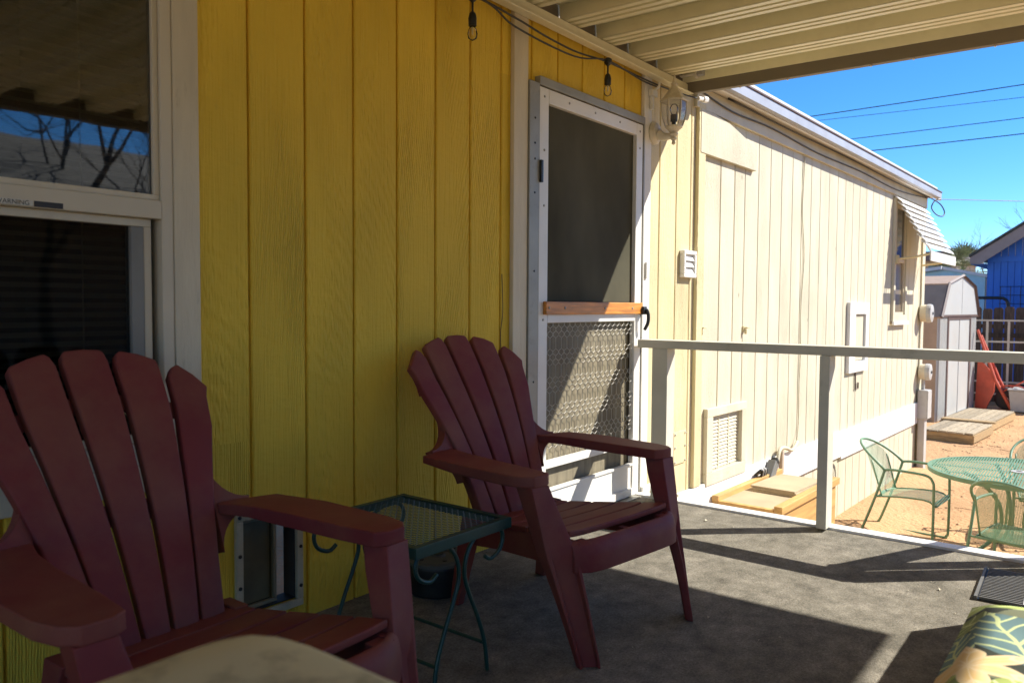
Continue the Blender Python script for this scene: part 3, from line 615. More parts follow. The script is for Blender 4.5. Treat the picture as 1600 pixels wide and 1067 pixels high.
# electric service at the end of the wall
def meter(label, s, z, r):
    o = thing('electric_meter', label, 'meter', (.45, 0, 0), FARANG)
    MB().lathe([(r*.95, -.001), (r*.95, -.07)], (s, -.02, z), 20, 'y').build('housing', VINYL, o)
    MB().lathe([(r*1.02, -.0705), (r*1.02, -.10), (r*.97, -.12), (r*.5, -.128)], (s, -.02, z), 20, 'y').build('cover', GREYM, o, smooth=False)
    MB().box(s-.03, s+.03, -.152, -.147, z-.015, z+.015).build('dial', BLK, o)
meter('round white electric meter high on the end of the cream wall by the shed', 6.10, .985, .11)
meter('round cream electric meter lower on the wall, just above the grey box', 6.12, .27, .10)
eb = thing('utility_box', 'grey upright utility box with a conduit at the end of the cream wall', 'utility box', (.45, 0, 0), FARANG)
MB().box(6.03, 6.22, -.13, -.021, -.30, .05).build('box_body', GREYM, eb, bevel=.004)
MB().box(6.025, 6.225, -.139, -.1305, -.295, .045).build('lid', GREYM, eb, bevel=.003)
MB().tube([(6.12, -.06, .052), (6.12, -.06, .2)], .022, 8).build('conduit', GREYM, eb)
MB().box(6.06, 6.19, -.10, -.025, -1.02, -.302).build('riser', GREYM, eb, bevel=.004)

# ------------------------------------------------------------------ porch roof
pr = thing('porch_roof', 'cream ribbed metal porch roof with a brown end beam overhead', 'porch roof')
ROOFX1 = .30; P = .322
def roofz(y): return 2.372 + .012*y
for k in range(20):
    xe = ROOFX1 - .012 - k*P; x0 = xe - P
    pf = [(0, .0), (.030, 0), (.035, .02), (.047, .02), (.052, 0), (.080, 0), (.085, .02), (.097, .02), (.102, 0), (.132, 0), (.138, .068), (.312, .068), (P-.003, .0035), (P+.012, .003)]
    ln = []
    for y in (-.004, -.9, -1.8, -2.7, -3.40):
        ln.append([(x0+a, y, roofz(y)+h) for a, h in pf] + [(x0+a, y, roofz(y)+h+.002) for a, h in reversed(pf)])
    MB().loft(ln).build('roof_pan', ROOFM, pr)
MB().box(-6.3, ROOFX1-.01, -.035, -.0235, 2.30, 2.366).box(-6.3, ROOFX1-.01, -.072, -.035, 2.30, 2.308).build('wall_channel', ROOFM, pr, bevel=.002)
MB().loft([[(ROOFX1-.008, y, roofz(y)-.062), (ROOFX1+.032, y, roofz(y)-.062), (ROOFX1+.032, y, roofz(y)+.075), (ROOFX1-.008, y, roofz(y)+.075)] for y in (-.02, -3.388)]).build('end_beam', BEAM, pr, bevel=.002)
MB().box(-6.3, ROOFX1+.03, -3.445, -3.39, 2.26, 2.43).build('front_beam', BEAM, pr, bevel=.004)
for X in (-2.55, -5.9): MB().box(X-.045, X+.045, -3.44, -3.35, .002, 2.258).build('post', POSTW, pr, bevel=.004)
for Y in (-.35, -.62, -1.05, -1.25, -1.6): MB().lathe([(.006, 0), (.006, -.006), (.003, -.008)], (ROOFX1+.01, Y, roofz(Y)-.063), 6).build('screw', ALUW, pr)

# ------------------------------------------------------------------ porch railing
rl = thing('porch_railing', 'plain cream wooden railing along the open end of the porch deck', 'railing')
MB().box(-.315, -.20, -2.03, -.055, .822, .866).build('top_rail', RAIL, rl, bevel=.003)
MB().box(-.312, -.222, -.232, -.142, .0125, .8215).build('post', RAIL, rl, bevel=.003)
MB().box(-.330, -.240, -1.064, -1.018, .0125, .8215).build('post', RAIL, rl, bevel=.003)
MB().box(-.330, -.240, -2.03, -1.94, .0125, .8215).build('post', RAIL, rl, bevel=.003)
MB().box(-.19, -.15, -1.99, -1.90, -.9, .84).build('newel', RAIL, rl, bevel=.003)
MB().obox((.30, -1.955, .34), (.50, 0, -.50), (0, .045, 0), (.02, 0, .02)).build('stair_rail', RAIL, rl, bevel=.003)
MB().box(.76, .84, -2.0, -1.91, -1.0, -.2).build('newel', RAIL, rl, bevel=.003)
st = thing('deck_steps', 'wooden steps leading down from the deck end to the sand', 'steps')
for k in range(4): MB().box(-.18+k*.27, .11+k*.27, -3.0, -2.05, -.24-k*.2, -.20-k*.2).build('tread', PALLET, st, bevel=.003)
for Y in (-3.03, -2.05): MB().obox((.35, Y+.015, -.6), (.55, 0, -.40), (0, .018, 0), (0, 0, .09)).build('stringer', PALLET, st)

# ------------------------------------------------------------------ adirondack chair
def make_chair():
    root = thing('adirondack_chair', '', 'chair')
    def prof(z, x=0): return .118 + .372*(z-.31) + .30*(z-.31)**2 - .25*x*x*max(0, z-.31)
    def strip(fl, fr_, zl, zr, name, t=.029, n=16, off=0.0, zb=.300):
        secs = []
        for i in range(n+1):
            t_ = i/n; za = zb + (zl-zb)*t_; zc = zb + (zr-zb)*t_
            xl, xr = fl(t_), fr_(t_); ins = 0
            if i == n: ins = .016
            if i == n-1:
                tt = 1 - .008/(zl-zb); za = zb+(zl-zb)*tt; zc = zb+(zr-zb)*tt; ins = .006
            if i == n-2:
                tt = 1 - .028/(zl-zb); za = zb+(zl-zb)*tt; zc = zb+(zr-zb)*tt
            xl += ins; xr -= ins
            ya, yc = prof(za, xl)+off, prof(zc, xr)+off; sl = .372 + .6*(za-.31); nrm = Vector((0, 1, -sl)).normalized()*t
            xm = (xl+xr)/2; ym = (ya+yc)/2; zm = (za+zc)/2
            secs.append([(xl, ya, za), (xm, ym-.002, zm+(.004 if i >= n-1 else 0)), (xr, yc, zc), (xr, yc+nrm.y, zc+nrm.z), (xl, ya+nrm.y, za+nrm.z)])
        return MB().loft(secs).build(name, MAROON, root, bevel=.006, seg=3, ang=40)
    lerp = lambda a, b, t: a + (b-a)*t
    strip(lambda t: lerp(-.029, -.058, t), lambda t: lerp(.029, .058, t), .928, .928, 'back_slat')
    for s in (-1, 1):
        A = lambda t: lerp(.038, .074, t); B = lambda t: lerp(.098, .187, t)
        C = lambda t: lerp(.105, .209, t) - .008*4*t*(1-t); D = lambda t: lerp(.166, .302, t) - .024*4*t*(1-t)
        if s > 0:
            strip(A, B, .924, .899, 'back_slat'); strip(C, D, .884, .822, 'back_slat')
        else:
            strip(lambda t: -B(t), lambda t: -A(t), .899, .924, 'back_slat'); strip(lambda t: -D(t), lambda t: -C(t), .822, .884, 'back_slat')
        # rolled outer flange behind the outer slat
        secs = []
        for i in range(13):
            t = i/12*.86; z = .30 + (.822-.30)*t; x = s*(D(t) - .012); y = prof(z, x) + .008; d = .05 if t < .4 else .05*max(.25, 1-(t-.4)/.55)
            secs.append([(x, y, z), (x-s*.004, y+d, z-d*.45), (x-s*.012, y+d, z-d*.45), (x-s*.013, y+.004, z)])
        MB().loft(secs).build('side_flange', MAROON, root, bevel=.003)
    for zc, xw, hh in ((.800, .26, .040), (.557, .20, .046)):
        secs = []
        for i in range(11):
            x = -xw + 2*xw*i/10; z = zc - (.9*x*x if zc > .7 else .25*x*x)
            y0 = prof(z, x) + .020
            secs.append([(x, y0, z-hh/2), (x, y0+hh*.5, z+hh/2), (x, y0+hh*.5+.014, z+hh/2-.005), (x, y0+.014, z-hh/2-.005)])
        MB().loft(secs).build('cross_bar', MAROON, root, bevel=.004)
    # seat: slats across, dishing to the back
    def zs(y): return .372 - .070*min(1, max(0, (y+.33)/.45))**.9
    ys = [(-.350, -.262), (-.254, -.158), (-.150, -.054), (-.046, .052), (.060, .150)]
    for j, (a, b) in enumerate(ys):
        secs = []
        wd = lambda y: .252 - .05*max(0, (y+.33)/.48)
        nx = 12
        for i in range(nx+1):
            f = -1 + 2*i/nx; ex = .006*abs(f)**4
            ya, yb = a, b
            secs.append([(f*wd(a), ya, zs(a)+ex), (f*wd(b), yb, zs(b)+ex), (f*wd(b), yb, zs(b)+ex-.02), (f*wd(a), ya, zs(a)+ex-.02)])
        MB().loft(secs).build('seat_slat', MAROON, root, bevel=.005, ang=40)
    secs = []
    for i in range(13):   # apron rolls over the front edge
        x = -.262 + .524*i/12; dy = .040*(abs(x)/.262)**7
        c = [(-.372, .338), (-.382, .351), (-.397, .350), (-.411, .336), (-.420, .308), (-.424, .262), (-.412, .260), (-.408, .304), (-.398, .326), (-.386, .336)]
        secs.append([(x, y+dy, z) for y, z in c])
    MB().loft(secs).build('apron', MAROON, root, bevel=.003, ang=50)
    MB().box(-.012, .012, -.380, -.345, .332, .345).box(-.24, -.19, -.380, -.345, .325, .345).box(.19, .24, -.380, -.345, .325, .345).build('seat_rib', MAROON, root)
    for s in (-1, 1):
        arm = [(.372, .196), (.392, .02), (.389, -.215), (.375, -.272), (.350, -.300), (.300, -.303), (.272, -.285), (.262, -.18), (.252, .0), (.238, .13), (.214, .218), (.222, .262), (.262, .245), (.305, .218)]
        MB().loft([[(s*x*.995, y, .512 + (.004 if y > .1 else 0)) for x, y in arm], [(s*x, y, .520) for x, y in arm], [(s*x, y, .546 - .004*(y > .15)) for x, y in arm]]).build('arm', MAROON, root, bevel=.005, seg=3, ang=40)
        # concave fillets where the arm flows into the back, above and below
        pts = []
        for k in range(9):
            a_ = k/8*math.pi/2; pts.append((.212 + .095*(1-math.cos(a_))*1.0, .648 - .102*math.sin(a_)))
        low = []
        for k in range(9):
            a_ = k/8*math.pi/2; low.append((.300 - .096*math.sin(a_), .514 - .085*(1-math.cos(a_))))
        poly = pts + low
        f_ = lambda x, z: prof(z, .2) + .004 + (x-.212)*-.05
        MB().loft([[(s*x, f_(x, z)+.006, z) for x, z in poly], [(s*x, f_(x, z)+.045, z-.012) for x, z in poly]]).build('arm_fillet', MAROON, root, bevel=.004, ang=50)
        secs = []
        #         z     Of            If            Ib            Ob          recess
        for z, a1, a2, a3, a4, rc in (
            (.514, (.362, -.300), (.292, -.304), (.284, -.235), (.356, -.225), .0),
            (.46, (.356, -.312), (.280, -.322), (.272, -.255), (.350, -.245), .0),
            (.40, (.350, -.325), (.266, -.345), (.258, -.285), (.344, -.268), .0),
            (.35, (.345, -.335), (.254, -.364), (.246, -.312), (.338, -.284), .0),
            (.31, (.340, -.345), (.246, -.382), (.240, -.338), (.333, -.298), .004),
            (.27, (.332, -.356), (.246, -.396), (.238, -.362), (.324, -.314), .016),
            (.18, (.318, -.382), (.246, -.424), (.238, -.396), (.310, -.350), .018),
            (.09, (.303, -.408), (.244, -.448), (.237, -.424), (.296, -.380), .018),
            (.02, (.293, -.426), (.242, -.465), (.236, -.443), (.286, -.402), .017),
            (0, (.290, -.430), (.242, -.468), (.236, -.448), (.284, -.408), .012)):
            A1, A2, A3, A4 = map(Vector, (a1, a2, a3, a4)); d = (A2-A1); nn = Vector((-d.y, d.x)).normalized()
            if nn.dot((A3+A4)/2-(A1+A2)/2) < 0: nn = -nn
            q = [A1, A1.lerp(A2, .11), A1.lerp(A2, .17)+nn*rc, A1.lerp(A2, .83)+nn*rc, A1.lerp(A2, .89), A2, A3, A3.lerp(A4, .1)+nn*.004, A3.lerp(A4, .9)+nn*.004, A4]
            secs.append([(s*v.x, v.y, z) for v in q])
        MB().loft(secs).build('front_leg', MAROON, root, bevel=.004, ang=40)
        secs = []
        for z, x, y, wy, wx in ((.315, .205, .145, .05, .026), (.22, .212, .165, .042, .025), (.1, .218, .188, .034, .022), (0, .223, .205, .028, .02)):
            secs.append([(s*(x-wx), y-wy, z), (s*(x+wx*.4), y-wy, z), (s*(x+wx*.4), y+wy*.6, z), (s*(x-wx), y+wy*.6, z)])
        MB().loft(secs).build('rear_leg', MAROON, root, bevel=.004, ang=40)
        secs = []
        for y, zt, zb in ((-.37, .35, .24), (-.2, .342, .25), (0, .31, .235), (.14, .296, .215)):
            x = .246 - .05*max(0, (y+.33)/.48)
            secs.append([(s*x, y, zb), (s*x, y, zt), (s*(x-.016), y, zt), (s*(x-.016), y, zb)])
        MB().loft(secs).build('side_rail', MAROON, root, bevel=.003, ang=40)
    return root
ch = make_chair()
tag(ch, 'dusty maroon resin adirondack chair farther back, facing the open deck beside the screen door', 'chair', 'maroon resin adirondack chairs on the porch')
ch.location = (-1.8604, -.5380, 0); ch.rotation_euler = (0, 0, -.1264)
c2 = copy_tree(ch); c2.location = (-3.1917, -.5696, 0); c2.rotation_euler = (0, 0, .0179)
c2['label'] = 'maroon resin adirondack chair at the left, large in the foreground under the window'

# ------------------------------------------------------------------ green side table
tb = thing('side_table', 'small square dark green metal mesh table between the two maroon chairs', 'table', (-2.482, -.515, 0))
TZ = .43; hw, hd_ = .195, .225
fm = MB()
fm.box(-hw, hw, -hd_, -hd_+.006, TZ-.03, TZ).box(-hw, hw, hd_-.006, hd_, TZ-.03, TZ).box(-hw, -hw+.006, -hd_+.006, hd_-.006, TZ-.03, TZ).box(hw-.006, hw, -hd_+.006, hd_-.006, TZ-.03, TZ)
fm.box(-hw+.006, hw-.006, -hd_+.006, -hd_+.022, TZ-.004, TZ).box(-hw+.006, hw-.006, hd_-.022, hd_-.006, TZ-.004, TZ).box(-hw+.006, -hw+.022, -hd_+.022, hd_-.022, TZ-.004, TZ).box(hw-.022, hw-.006, -hd_+.022, hd_-.022, TZ-.004, TZ)
fm.build('table_rim', GRN, tb, bevel=.0015)
mm = MB(); px_, py_ = .024, .0115; a = .0012
nx, ny = int((2*hw-.04)/px_), int((2*hd_-.04)/py_)
for j in range(ny):          # expanded metal: zig-zag strands
    y = -hd_ + .022 + j*py_; pts = []
    for i in range(2*nx+1):
        x = -hw + .02 + i*px_/2; yy = y + (py_*.5 if ((i + j) % 2) else 0)
        pts.append((x, yy))
    vs = []; fs = []
    for i, (x, yy) in enumerate(pts): vs += [(x, yy-a*.55, TZ-.003), (x, yy+a*.55, TZ-.001)]
    for i in range(len(pts)-1): fs.append((2*i, 2*i+2, 2*i+3, 2*i+1))
    mm.add(vs, fs)
mm.build('mesh_top', GRN, tb, kind='stuff')
for sy in (-1, 1):
    Y = sy*(hd_-.02)
    for s in (-1, 1):
        pts = bez([(s*.098, Y, .335), (s*.125, Y, .322), (s*.165, Y, .34), (s*.178, Y, .375), (s*.160, Y, .405), (s*.115, Y, .413), (s*.06, Y, .402), (s*.022, Y, .36), (s*.012, Y, .305), (s*.03, Y, .25), (s*.068, Y, .17), (s*.098, Y, .09), (s*.112, Y-.008*0, .0)], 6)
        MB().tube(pts, .0062, 8).build('leg', GRN, tb, smooth=True)
MB().tube([(.100, -hd_+.02, .085), (.100, hd_-.02, .085)], .0055, 8).build('stretcher', GRN, tb)
MB().tube([(-.100, -hd_+.02, .085), (-.100, hd_-.02, .085)], .0055, 8).build('stretcher', GRN, tb)

# black pot base under the table
pb = thing('plastic_drum', 'round black plastic drum with a holed lid on the deck behind the green table', 'drum', (-1.99, -.165, 0))
MB().lathe([(.105, 0), (.112, .01), (.118, .10), (.116, .112)], n=28).build('drum_body', BLK, pb, bevel=.003)
MB().lathe([(.122, .1125), (.122, .124), (.112, .130), (.055, .131), (.05, .126), (.028, .126), (.024, .131), (.004, .131)], n=28).build('drum_lid', mat('dusty dark grey lid', (.12, .115, .09), .7, var=.2), pb)
for k in range(6):
    a = k*1.047; MB().lathe([(.009, .1312), (.009, .1335), (.004, .1336)], (.085*math.cos(a), .085*math.sin(a), 0), 8).build('lid_hole', BLK, pb)
MB().lathe([(.02, .1312), (.02, .1345), (.004, .1346)], n=12).build('centre_cap', BLK, pb)

# ------------------------------------------------------------------ wall lantern
ln = thing('wall_lantern', 'white six sided glass wall lantern beside the screen door', 'wall lamp', (-.085, 0, 0))
MB().lathe([(.064, -.0225), (.064, -.030), (.05, -.045), (.02, -.055)], (-.015, 0, 2.01), 20, 'y').build('back_plate', LAMPW, ln, smooth=False)
MB().tube(bez([(-.015, -.05, 2.0), (-.01, -.08, 1.985), (-.003, -.115, 1.985), (0, -.135, 1.99)], 5), [.034, .031, .028, .026, .024, .022, .021, .020, .019, .018, .017, .016, .015, .014, .014, .014], 10).build('arm', LAMPW, ln, smooth=True)
LC = (0, -.135, 0)
MB().lathe([(.003, 1.935), (.011, 1.942), (.008, 1.957), (.017, 1.967), (.013, 1.98), (.026, 1.992), (.020, 2.003), (.036, 2.02), (.048, 2.028), (.048, 2.036), (.004, 2.037)], LC, 14).build('lower_cup', LAMPW, ln)
MB().lathe([(.078, 2.168), (.080, 2.176), (.066, 2.188), (.044, 2.215), (.030, 2.237), (.020, 2.246), (.016, 2.258), (.021, 2.266), (.012, 2.276), (.008, 2.295), (.003, 2.318)], LC, 6).build('cap', LAMPW, ln, bevel=.002)
prf = [(.046, 2.037), (.056, 2.065), (.064, 2.10), (.068, 2.135), (.067, 2.168)]
for k in range(6):
    a0, a1 = k*math.pi/3, (k+1)*math.pi/3
    MB().loft([[(LC[0]+r*math.cos(a0), LC[1]+r*math.sin(a0), h) for r, h in prf], [(LC[0]+r*math.cos(a1), LC[1]+r*math.sin(a1), h) for r, h in prf]], closed=False, caps=False).build('glass_panel', PANE2, ln)
    MB().tube([(LC[0]+r*1.01*math.cos(a0), LC[1]+r*1.01*math.sin(a0), h) for r, h in prf], .0035, 5).build('rib', LAMPW, ln)
MB().lathe([(.012, 2.037), (.012, 2.06), (.019, 2.062), (.019, 2.098), (.015, 2.10)], LC, 12).build('bulb_socket', BLK, ln)
MB().lathe([(.014, 2.10), (.02, 2.115), (.024, 2.135), (.014, 2.155), (.003, 2.158)], LC, 12).build('bulb', BULB, ln, smooth=True)

# ------------------------------------------------------------------ string lights
sl = thing('string_lights', 'black festoon light cord with clear bulbs hung under the porch roof edge', 'string lights')
MB().tube(bez([(-6, -.05, 2.24), (-4, -.05, 2.22), (-2.7, -.05, 2.262), (-1.9, -.05, 2.215), (-1.687, -.05, 2.268), (-1.4, -.05, 2.262), (-1.18, -.05, 2.245), (-.92, -.045, 2.243), (-.655, -.05, 2.262), (-.3, -.04, 2.27), (-.05, -.04, 2.275), (.2, -.05, 2.285), (.33, -.075, 2.285)], 6), .0045, 6).build('cord', BLK, sl, smooth=True)
MB().tube(bez([(-6, -.06, 2.27), (-2.7, -.06, 2.28), (-1.687, -.056, 2.275), (-1.4, -.05, 2.225), (-.95, -.05, 2.215), (-.655, -.053, 2.268), (-.3, -.045, 2.255), (-.1, -.04, 2.262)], 6), .0042, 6).build('cord', BLK, sl, smooth=True)
for X in (-4.75, -3.72, -2.71, -1.684, -.656):
    zt = 2.265 if X > -2 else 2.255
    so = MB().lathe([(.006, zt-.062), (.013, zt-.070), (.017, zt-.088), (.0165, zt-.118), (.012, zt-.119)], (X, -.056, 0), 12).build('socket', BLK, sl, smooth=False)
    MB().lathe([(.010, zt+.014), (.019, zt+.008), (.020, zt-.010), (.012, zt-.020), (.005, zt-.026), (.0042, zt-.063)], (X, -.056, 0), 10).build('cord_drop', BLK, so)
    MB().lathe([(.009, zt-.119), (.016, zt-.130), (.021, zt-.149), (.017, zt-.167), (.003, zt-.175)], (X, -.056, 0), 12).build('bulb', BULB, so, smooth=True)
    MB().lathe([(.002, zt-.1195), (.005, zt-.124), (.003, zt-.145), (.001, zt-.152)], (X, -.056, 0), 6).build('filament', FILA, so)
MB().tube([(.34, -.078, 2.286), (.40, -.08, 2.293)], .013, 8).tube([(.40, -.08, 2.293), (.45, -.08, 2.30)], .020, 8).build('plug', ALUW, sl)
MB().box(-.175, -.115, -.05, -.024, 2.20, 2.235).box(-.16, -.135, -.04, -.024, 2.13, 2.199).tube([(-.15, -.045, 2.23), (-.11, -.055, 2.26), (-.1, -.05, 2.285)], .008, 6).build('cord_bracket', ALUW, sl, bevel=.002)

# ------------------------------------------------------------------ deck mat, bench, cushion, stool
mt = thing('boot_mat', 'grey ribbed scraper mat lying on the sunny edge of the deck', 'mat', (-.655, -1.80, 0), R(2))
MB().box(-.20, .20, -.25, .065, .002, .006).build('mat_base', BLK, mt)
for k in range(21): MB().box(-.195+k*.0188, -.188+k*.0188, -.245, .06, .0062, .015).build('rib', MATG, mt)
MB().box(-.2, .2, .0655, .075, .002, .016).build('edge_strip', MATG, mt); MB().box(-.2, .2, -.085, -.073, .0155, .0175).build('edge_strip', GREYM, mt)
be = thing('bench', 'low patio bench under the tropical leaf cushion at the lower right edge, extended unseen to shade the deck', 'bench')
MB().prism([(-3.4, -1.985), (-2.05, -1.985), (-2.05, -2.62), (-3.4, -2.62)], .26, .33).build('seat_box', PALLET2, be)
MB().prism([(-2.045, -1.979), (-.971, -1.979), (-.76, -2.13), (-.76, -2.62), (-2.045, -2.62)], .26, .44).build('shadow_slab', PALLET2, be)  # slab added out of view, outline shaped to cast the deck shadow
for X in (-3.3, -2.0, -1.0): MB().box(X, X+.08, -2.1, -2.02, .001, .2595).build('leg', PALLET2, be)
cu = MB()
def pillow(mb, x0, x1, y0, y1, z0, z1, e=.09, n=18):
    vs = []
    for side in (1, -1):
        for j in range(n+1):
            for i in range(n+1):
                u = -1 + 2*i/n; v = -1 + 2*j/n
                k = ((1-abs(u)**5)*(1-abs(v)**5))**.42
                X = (x0+x1)/2 + (x1-x0)/2*u; Y = (y0+y1)/2 + (y1-y0)/2*v
                wob = 1 + .08*noise.noise((X*5, Y*5, side))
                vs.append((X, Y, (z0+z1)/2 + side*(z1-z0)/2*k*wob))
    M = (n+1)*(n+1); fs = []
    for sidx in (0, 1):
        for j in range(n):
            for i in range(n):
                a_ = sidx*M + j*(n+1)+i; fs.append((a_, a_+1, a_+n+2, a_+n+1))
    return mb.add(vs, fs)
pillow(cu, -3.30, -2.12, -2.55, -1.885, .325, .462)
tag(cu.build('cushion', PRINT, smooth=True), 'green tropical leaf print cushion cut off by the lower right corner', 'cushion')
sto = MB(); secs = []
def sup(r, z, n=40, cx=-3.735, cy=-1.575, rot=0):
    out = []
    for k in range(n):
        a_ = 2*math.pi*k/n; c, s_ = math.cos(a_), math.sin(a_)
        rr = r / ((abs(c)**5 + abs(s_)**5)**(1/5)); x, y = rr*c, rr*s_
        out.append((cx + x*math.cos(rot) - y*math.sin(rot), cy + x*math.sin(rot) + y*math.cos(rot), z))
    return out
for r, z in ((.14, .41), (.16, .42), (.174, .48), (.174, .63), (.168, .68), (.153, .705), (.128, .72), (.077, .726), (.025, .728)): secs.append(sup(r, z))
so_ = thing('stool', 'blurred tan stool with a rounded scuffed top at the bottom left', 'stool')
sto.loft(secs).build('seat_pad', CUSHT, so_, smooth=True)
for a_, b_ in ((-3.84, -1.68), (-3.63, -1.68), (-3.84, -1.47), (-3.63, -1.47)): MB().box(a_-.02, a_+.02, b_-.02, b_+.02, .001, .415).build('leg', PALLET2, so_)

# ------------------------------------------------------------------ plywood box by the wall, boards on it, adapters
bxo = thing('plywood_box', 'low pine plywood box against the skirting just beyond the deck', 'box', (.45, 0, 0), FARANG)
bx0, bx1, byo, zt = .30, 1.42, -.47, -.19
MB().box(bx0+.01, bx1-.01, byo+.03, -.035, zt-.045, zt-.03).build('top_panel', PLY2, bxo)
MB().box(bx0, bx0+.02, byo+.02, -.03, -1.0, zt-.04).build('side_panel', PLY, bxo, bevel=.002)
MB().box(bx0, bx1, byo, byo+.018, -1.0, zt-.05).build('front_panel', PLY, bxo, bevel=.002)
MB().box(bx1-.02, bx1, byo+.02, -.03, -1.0, zt-.04).build('side_panel', PLY, bxo, bevel=.002)
MB().box(bx0-.01, bx1+.01, byo-.025, byo+.028, zt-.048, zt).build('rail', PLY, bxo, bevel=.003)
MB().box(bx0-.01, bx1+.01, -.075, -.03, zt-.038, zt+.005).build('rail', PLY, bxo, bevel=.003)
MB().box(bx0-.012, bx0+.028, byo+.03, -.077, zt-.04, zt-.025).build('rail', PLY, bxo, bevel=.002)
for i, lb in enumerate(('lowest of the thin tan boards lying on the plywood box', 'middle of the thin tan boards lying on the plywood box', 'topmost of the thin tan boards lying on the plywood box')):
    o = MB().box(-.21, .21, -.155, .155, 0, .012).build('tan_board', PLY2, None, bevel=.001)
    o.location = (1.37+.006*i, -.30+.004*i, zt-.029+.0125*i); o.rotation_euler = (0, 0, FARANG+R(2-2*i)); tag(o, lb, 'board', 'tan boards stacked on the plywood box')
ad = thing('power_adapters', 'dark plug adapters and a knotted cable hanging on the white belt board', 'adapters', (.45, 0, 0), FARANG)
MB().obox((1.23, -.06, -.17), (.05, 0, .055), (0, .03, 0), (-.028, 0, .026)).build('adapter', mat('grey plastic', (.16, .155, .14), .5), ad, bevel=.005)
MB().obox((1.30, -.055, -.13), (.03, 0, .03), (0, .025, 0), (-.02, 0, .02)).build('adapter', BLK, ad, bevel=.004)
for k in range(5): MB().tube(bez([(1.0+k*.022, -.03, -.17), (1.005+k*.022, -.07, -.13), (1.03+k*.022, -.07, -.15), (1.035+k*.022, -.05, -.22)], 5), .009, 6).build('cable_coil', GREYM if k % 2 else BLK, ad, smooth=True)
MB().tube(bez([(1.86, -.03, -.04), (1.72, -.04, -.085), (1.58, -.04, -.05), (1.48, -.04, -.04), (1.42, -.045, -.07), (1.38, -.05, -.14)], 6), .014, 7).build('white_cable', CRM, ad, smooth=True)
MB().box(1.50, 1.54, -.045, -.0225, -.24, -.06).build('clip', STUCCO, ad, bevel=.004)

# ------------------------------------------------------------------ patio set
def mesh_panel(fn, nu, nv, th, name, parent):
    """wire fabric: strips both ways over the surface fn(u,v)"""
    mb = MB()
    for a_, b_, sw in ((nu, nv, 0), (nv, nu, 1)):
        for i in range(a_+1):
            pts = []
            for j in range(b_//2+1):
                u, v = (i/a_, j/(b_//2)) if not sw else (j/(b_//2), i/a_)
                pts.append(Vector(fn(u, v)))
            vs = []; fs = []
            for j, q in enumerate(pts):
                u0, v0 = (i/a_, j/(b_//2)) if not sw else (j/(b_//2), i/a_)
                d = (Vector(fn(min(u0+.01, 1.01), v0)) - q) if not sw else (Vector(fn(u0, min(v0+.01, 1.01))) - q)
                d = d.normalized()*th
                vs += [q - d, q + d]
            for j in range(len(pts)-1): fs.append((2*j, 2*j+2, 2*j+3, 2*j+1))
            mb.add(vs, fs)
    return mb.build(name, PGRN, parent, kind='stuff')
def make_pchair():
    root = thing('patio_chair', '', 'chair')
    r = .0115
    for s in (-1, 1):
        MB().tube(bez([(s*.262, .335, .012), (s*.262, -.20, .012), (s*.262, -.262, .03), (s*.26, -.275, .10), (s*.257, -.275, .50), (s*.252, -.262, .60), (s*.252, -.20, .645), (s*.256, .02, .655), (s*.258, .116, .645)], 6), r, 8).build('arm_frame', PGRN, root, smooth=True)
        MB().tube(bez([(s*.258, .116, .64), (s*.258, .18, .42), (s*.262, .29, .10), (s*.262, .33, .03), (s*.262, .325, .012)], 6), r, 8).build('rear_leg', PGRN, root, smooth=True)
    hp = []
    for k in range(25):
        a_ = math.pi*k/24; x = -.26*math.cos(a_); hgt = .645 + .21*math.sin(a_)**.8; y = .116 + .275*math.sin(a_)**.9
        hp.append((x, y, hgt))
    MB().tube(hp, r, 8).build('back_hoop', PGRN, root, smooth=True)
    def back(u, v):
        x = (-1 + 2*u); top = .645 + .20*math.sqrt(max(0, 1-x*x*.9)); bot = .40
        z = bot + (top-bot)*v; f = (z-.40)/.45
        y = .20 + .18*f*(1-.55*x*x) - .05*x*x*(1-f); return (x*.215*(1-.06*(1-f)), y, z)
    mesh_panel(back, 46, 52, .0014, 'back_mesh', root)
    for u in (0, 1): MB().tube([back(u, k/8) for k in range(9)], .007, 6).build('back_stay', PGRN, root, smooth=True)
    MB().tube([back(k/8, 0) for k in range(9)], .007, 6).build('back_rail', PGRN, root, smooth=True)
    def seat(u, v):
        y = .185 - .47*v; z = .395 + .03*math.sin(v*2.2) - .05*max(0, v-.86)**1.2*8; return ((-1+2*u)*.215, y, z)
    mesh_panel(seat, 46, 52, .0019, 'seat_mesh', root)
    for u in (0, 1): MB().tube([seat(u, k/10) for k in range(11)], .008, 6).build('seat_rail', PGRN, root, smooth=True)
    MB().tube([seat(k/8, 1) for k in range(9)], .009, 6).build('seat_rail', PGRN, root); 
    MB().tube([(-.26, -.272, .40), (.26, -.272, .40)], .008, 6).build('cross_bar', PGRN, root); MB().tube([(-.258, .19, .392), (.258, .19, .392)], .008, 6).build('cross_bar', PGRN, root)
    return root
GP = 'green metal chairs round the patio table'
PZ = GZ - .005
pc = make_pchair(); tag(pc, 'green metal mesh patio chair standing alone between the cream wall and the table', 'chair', GP)
pc.location = (3.5, -.66, PZ); pc.rotation_euler = (0, 0, -.072)
p2 = copy_tree(pc); p2['label'] = 'green metal patio chair nearest the deck edge with its back to the porch'; p2.location = (2.58, -1.58, PZ); p2.rotation_euler = (0, 0, R(76))
p3 = copy_tree(pc); p3['label'] = 'green metal patio chair behind the round table, mostly hidden by it'; p3.location = (4.30, -1.62, PZ); p3.rotation_euler = (0, 0, R(-80))
pt = thing('patio_table', 'round slatted green metal patio table on the sand beyond the railing', 'table', (3.52, -1.485, PZ))
TR = .665; tz = .715
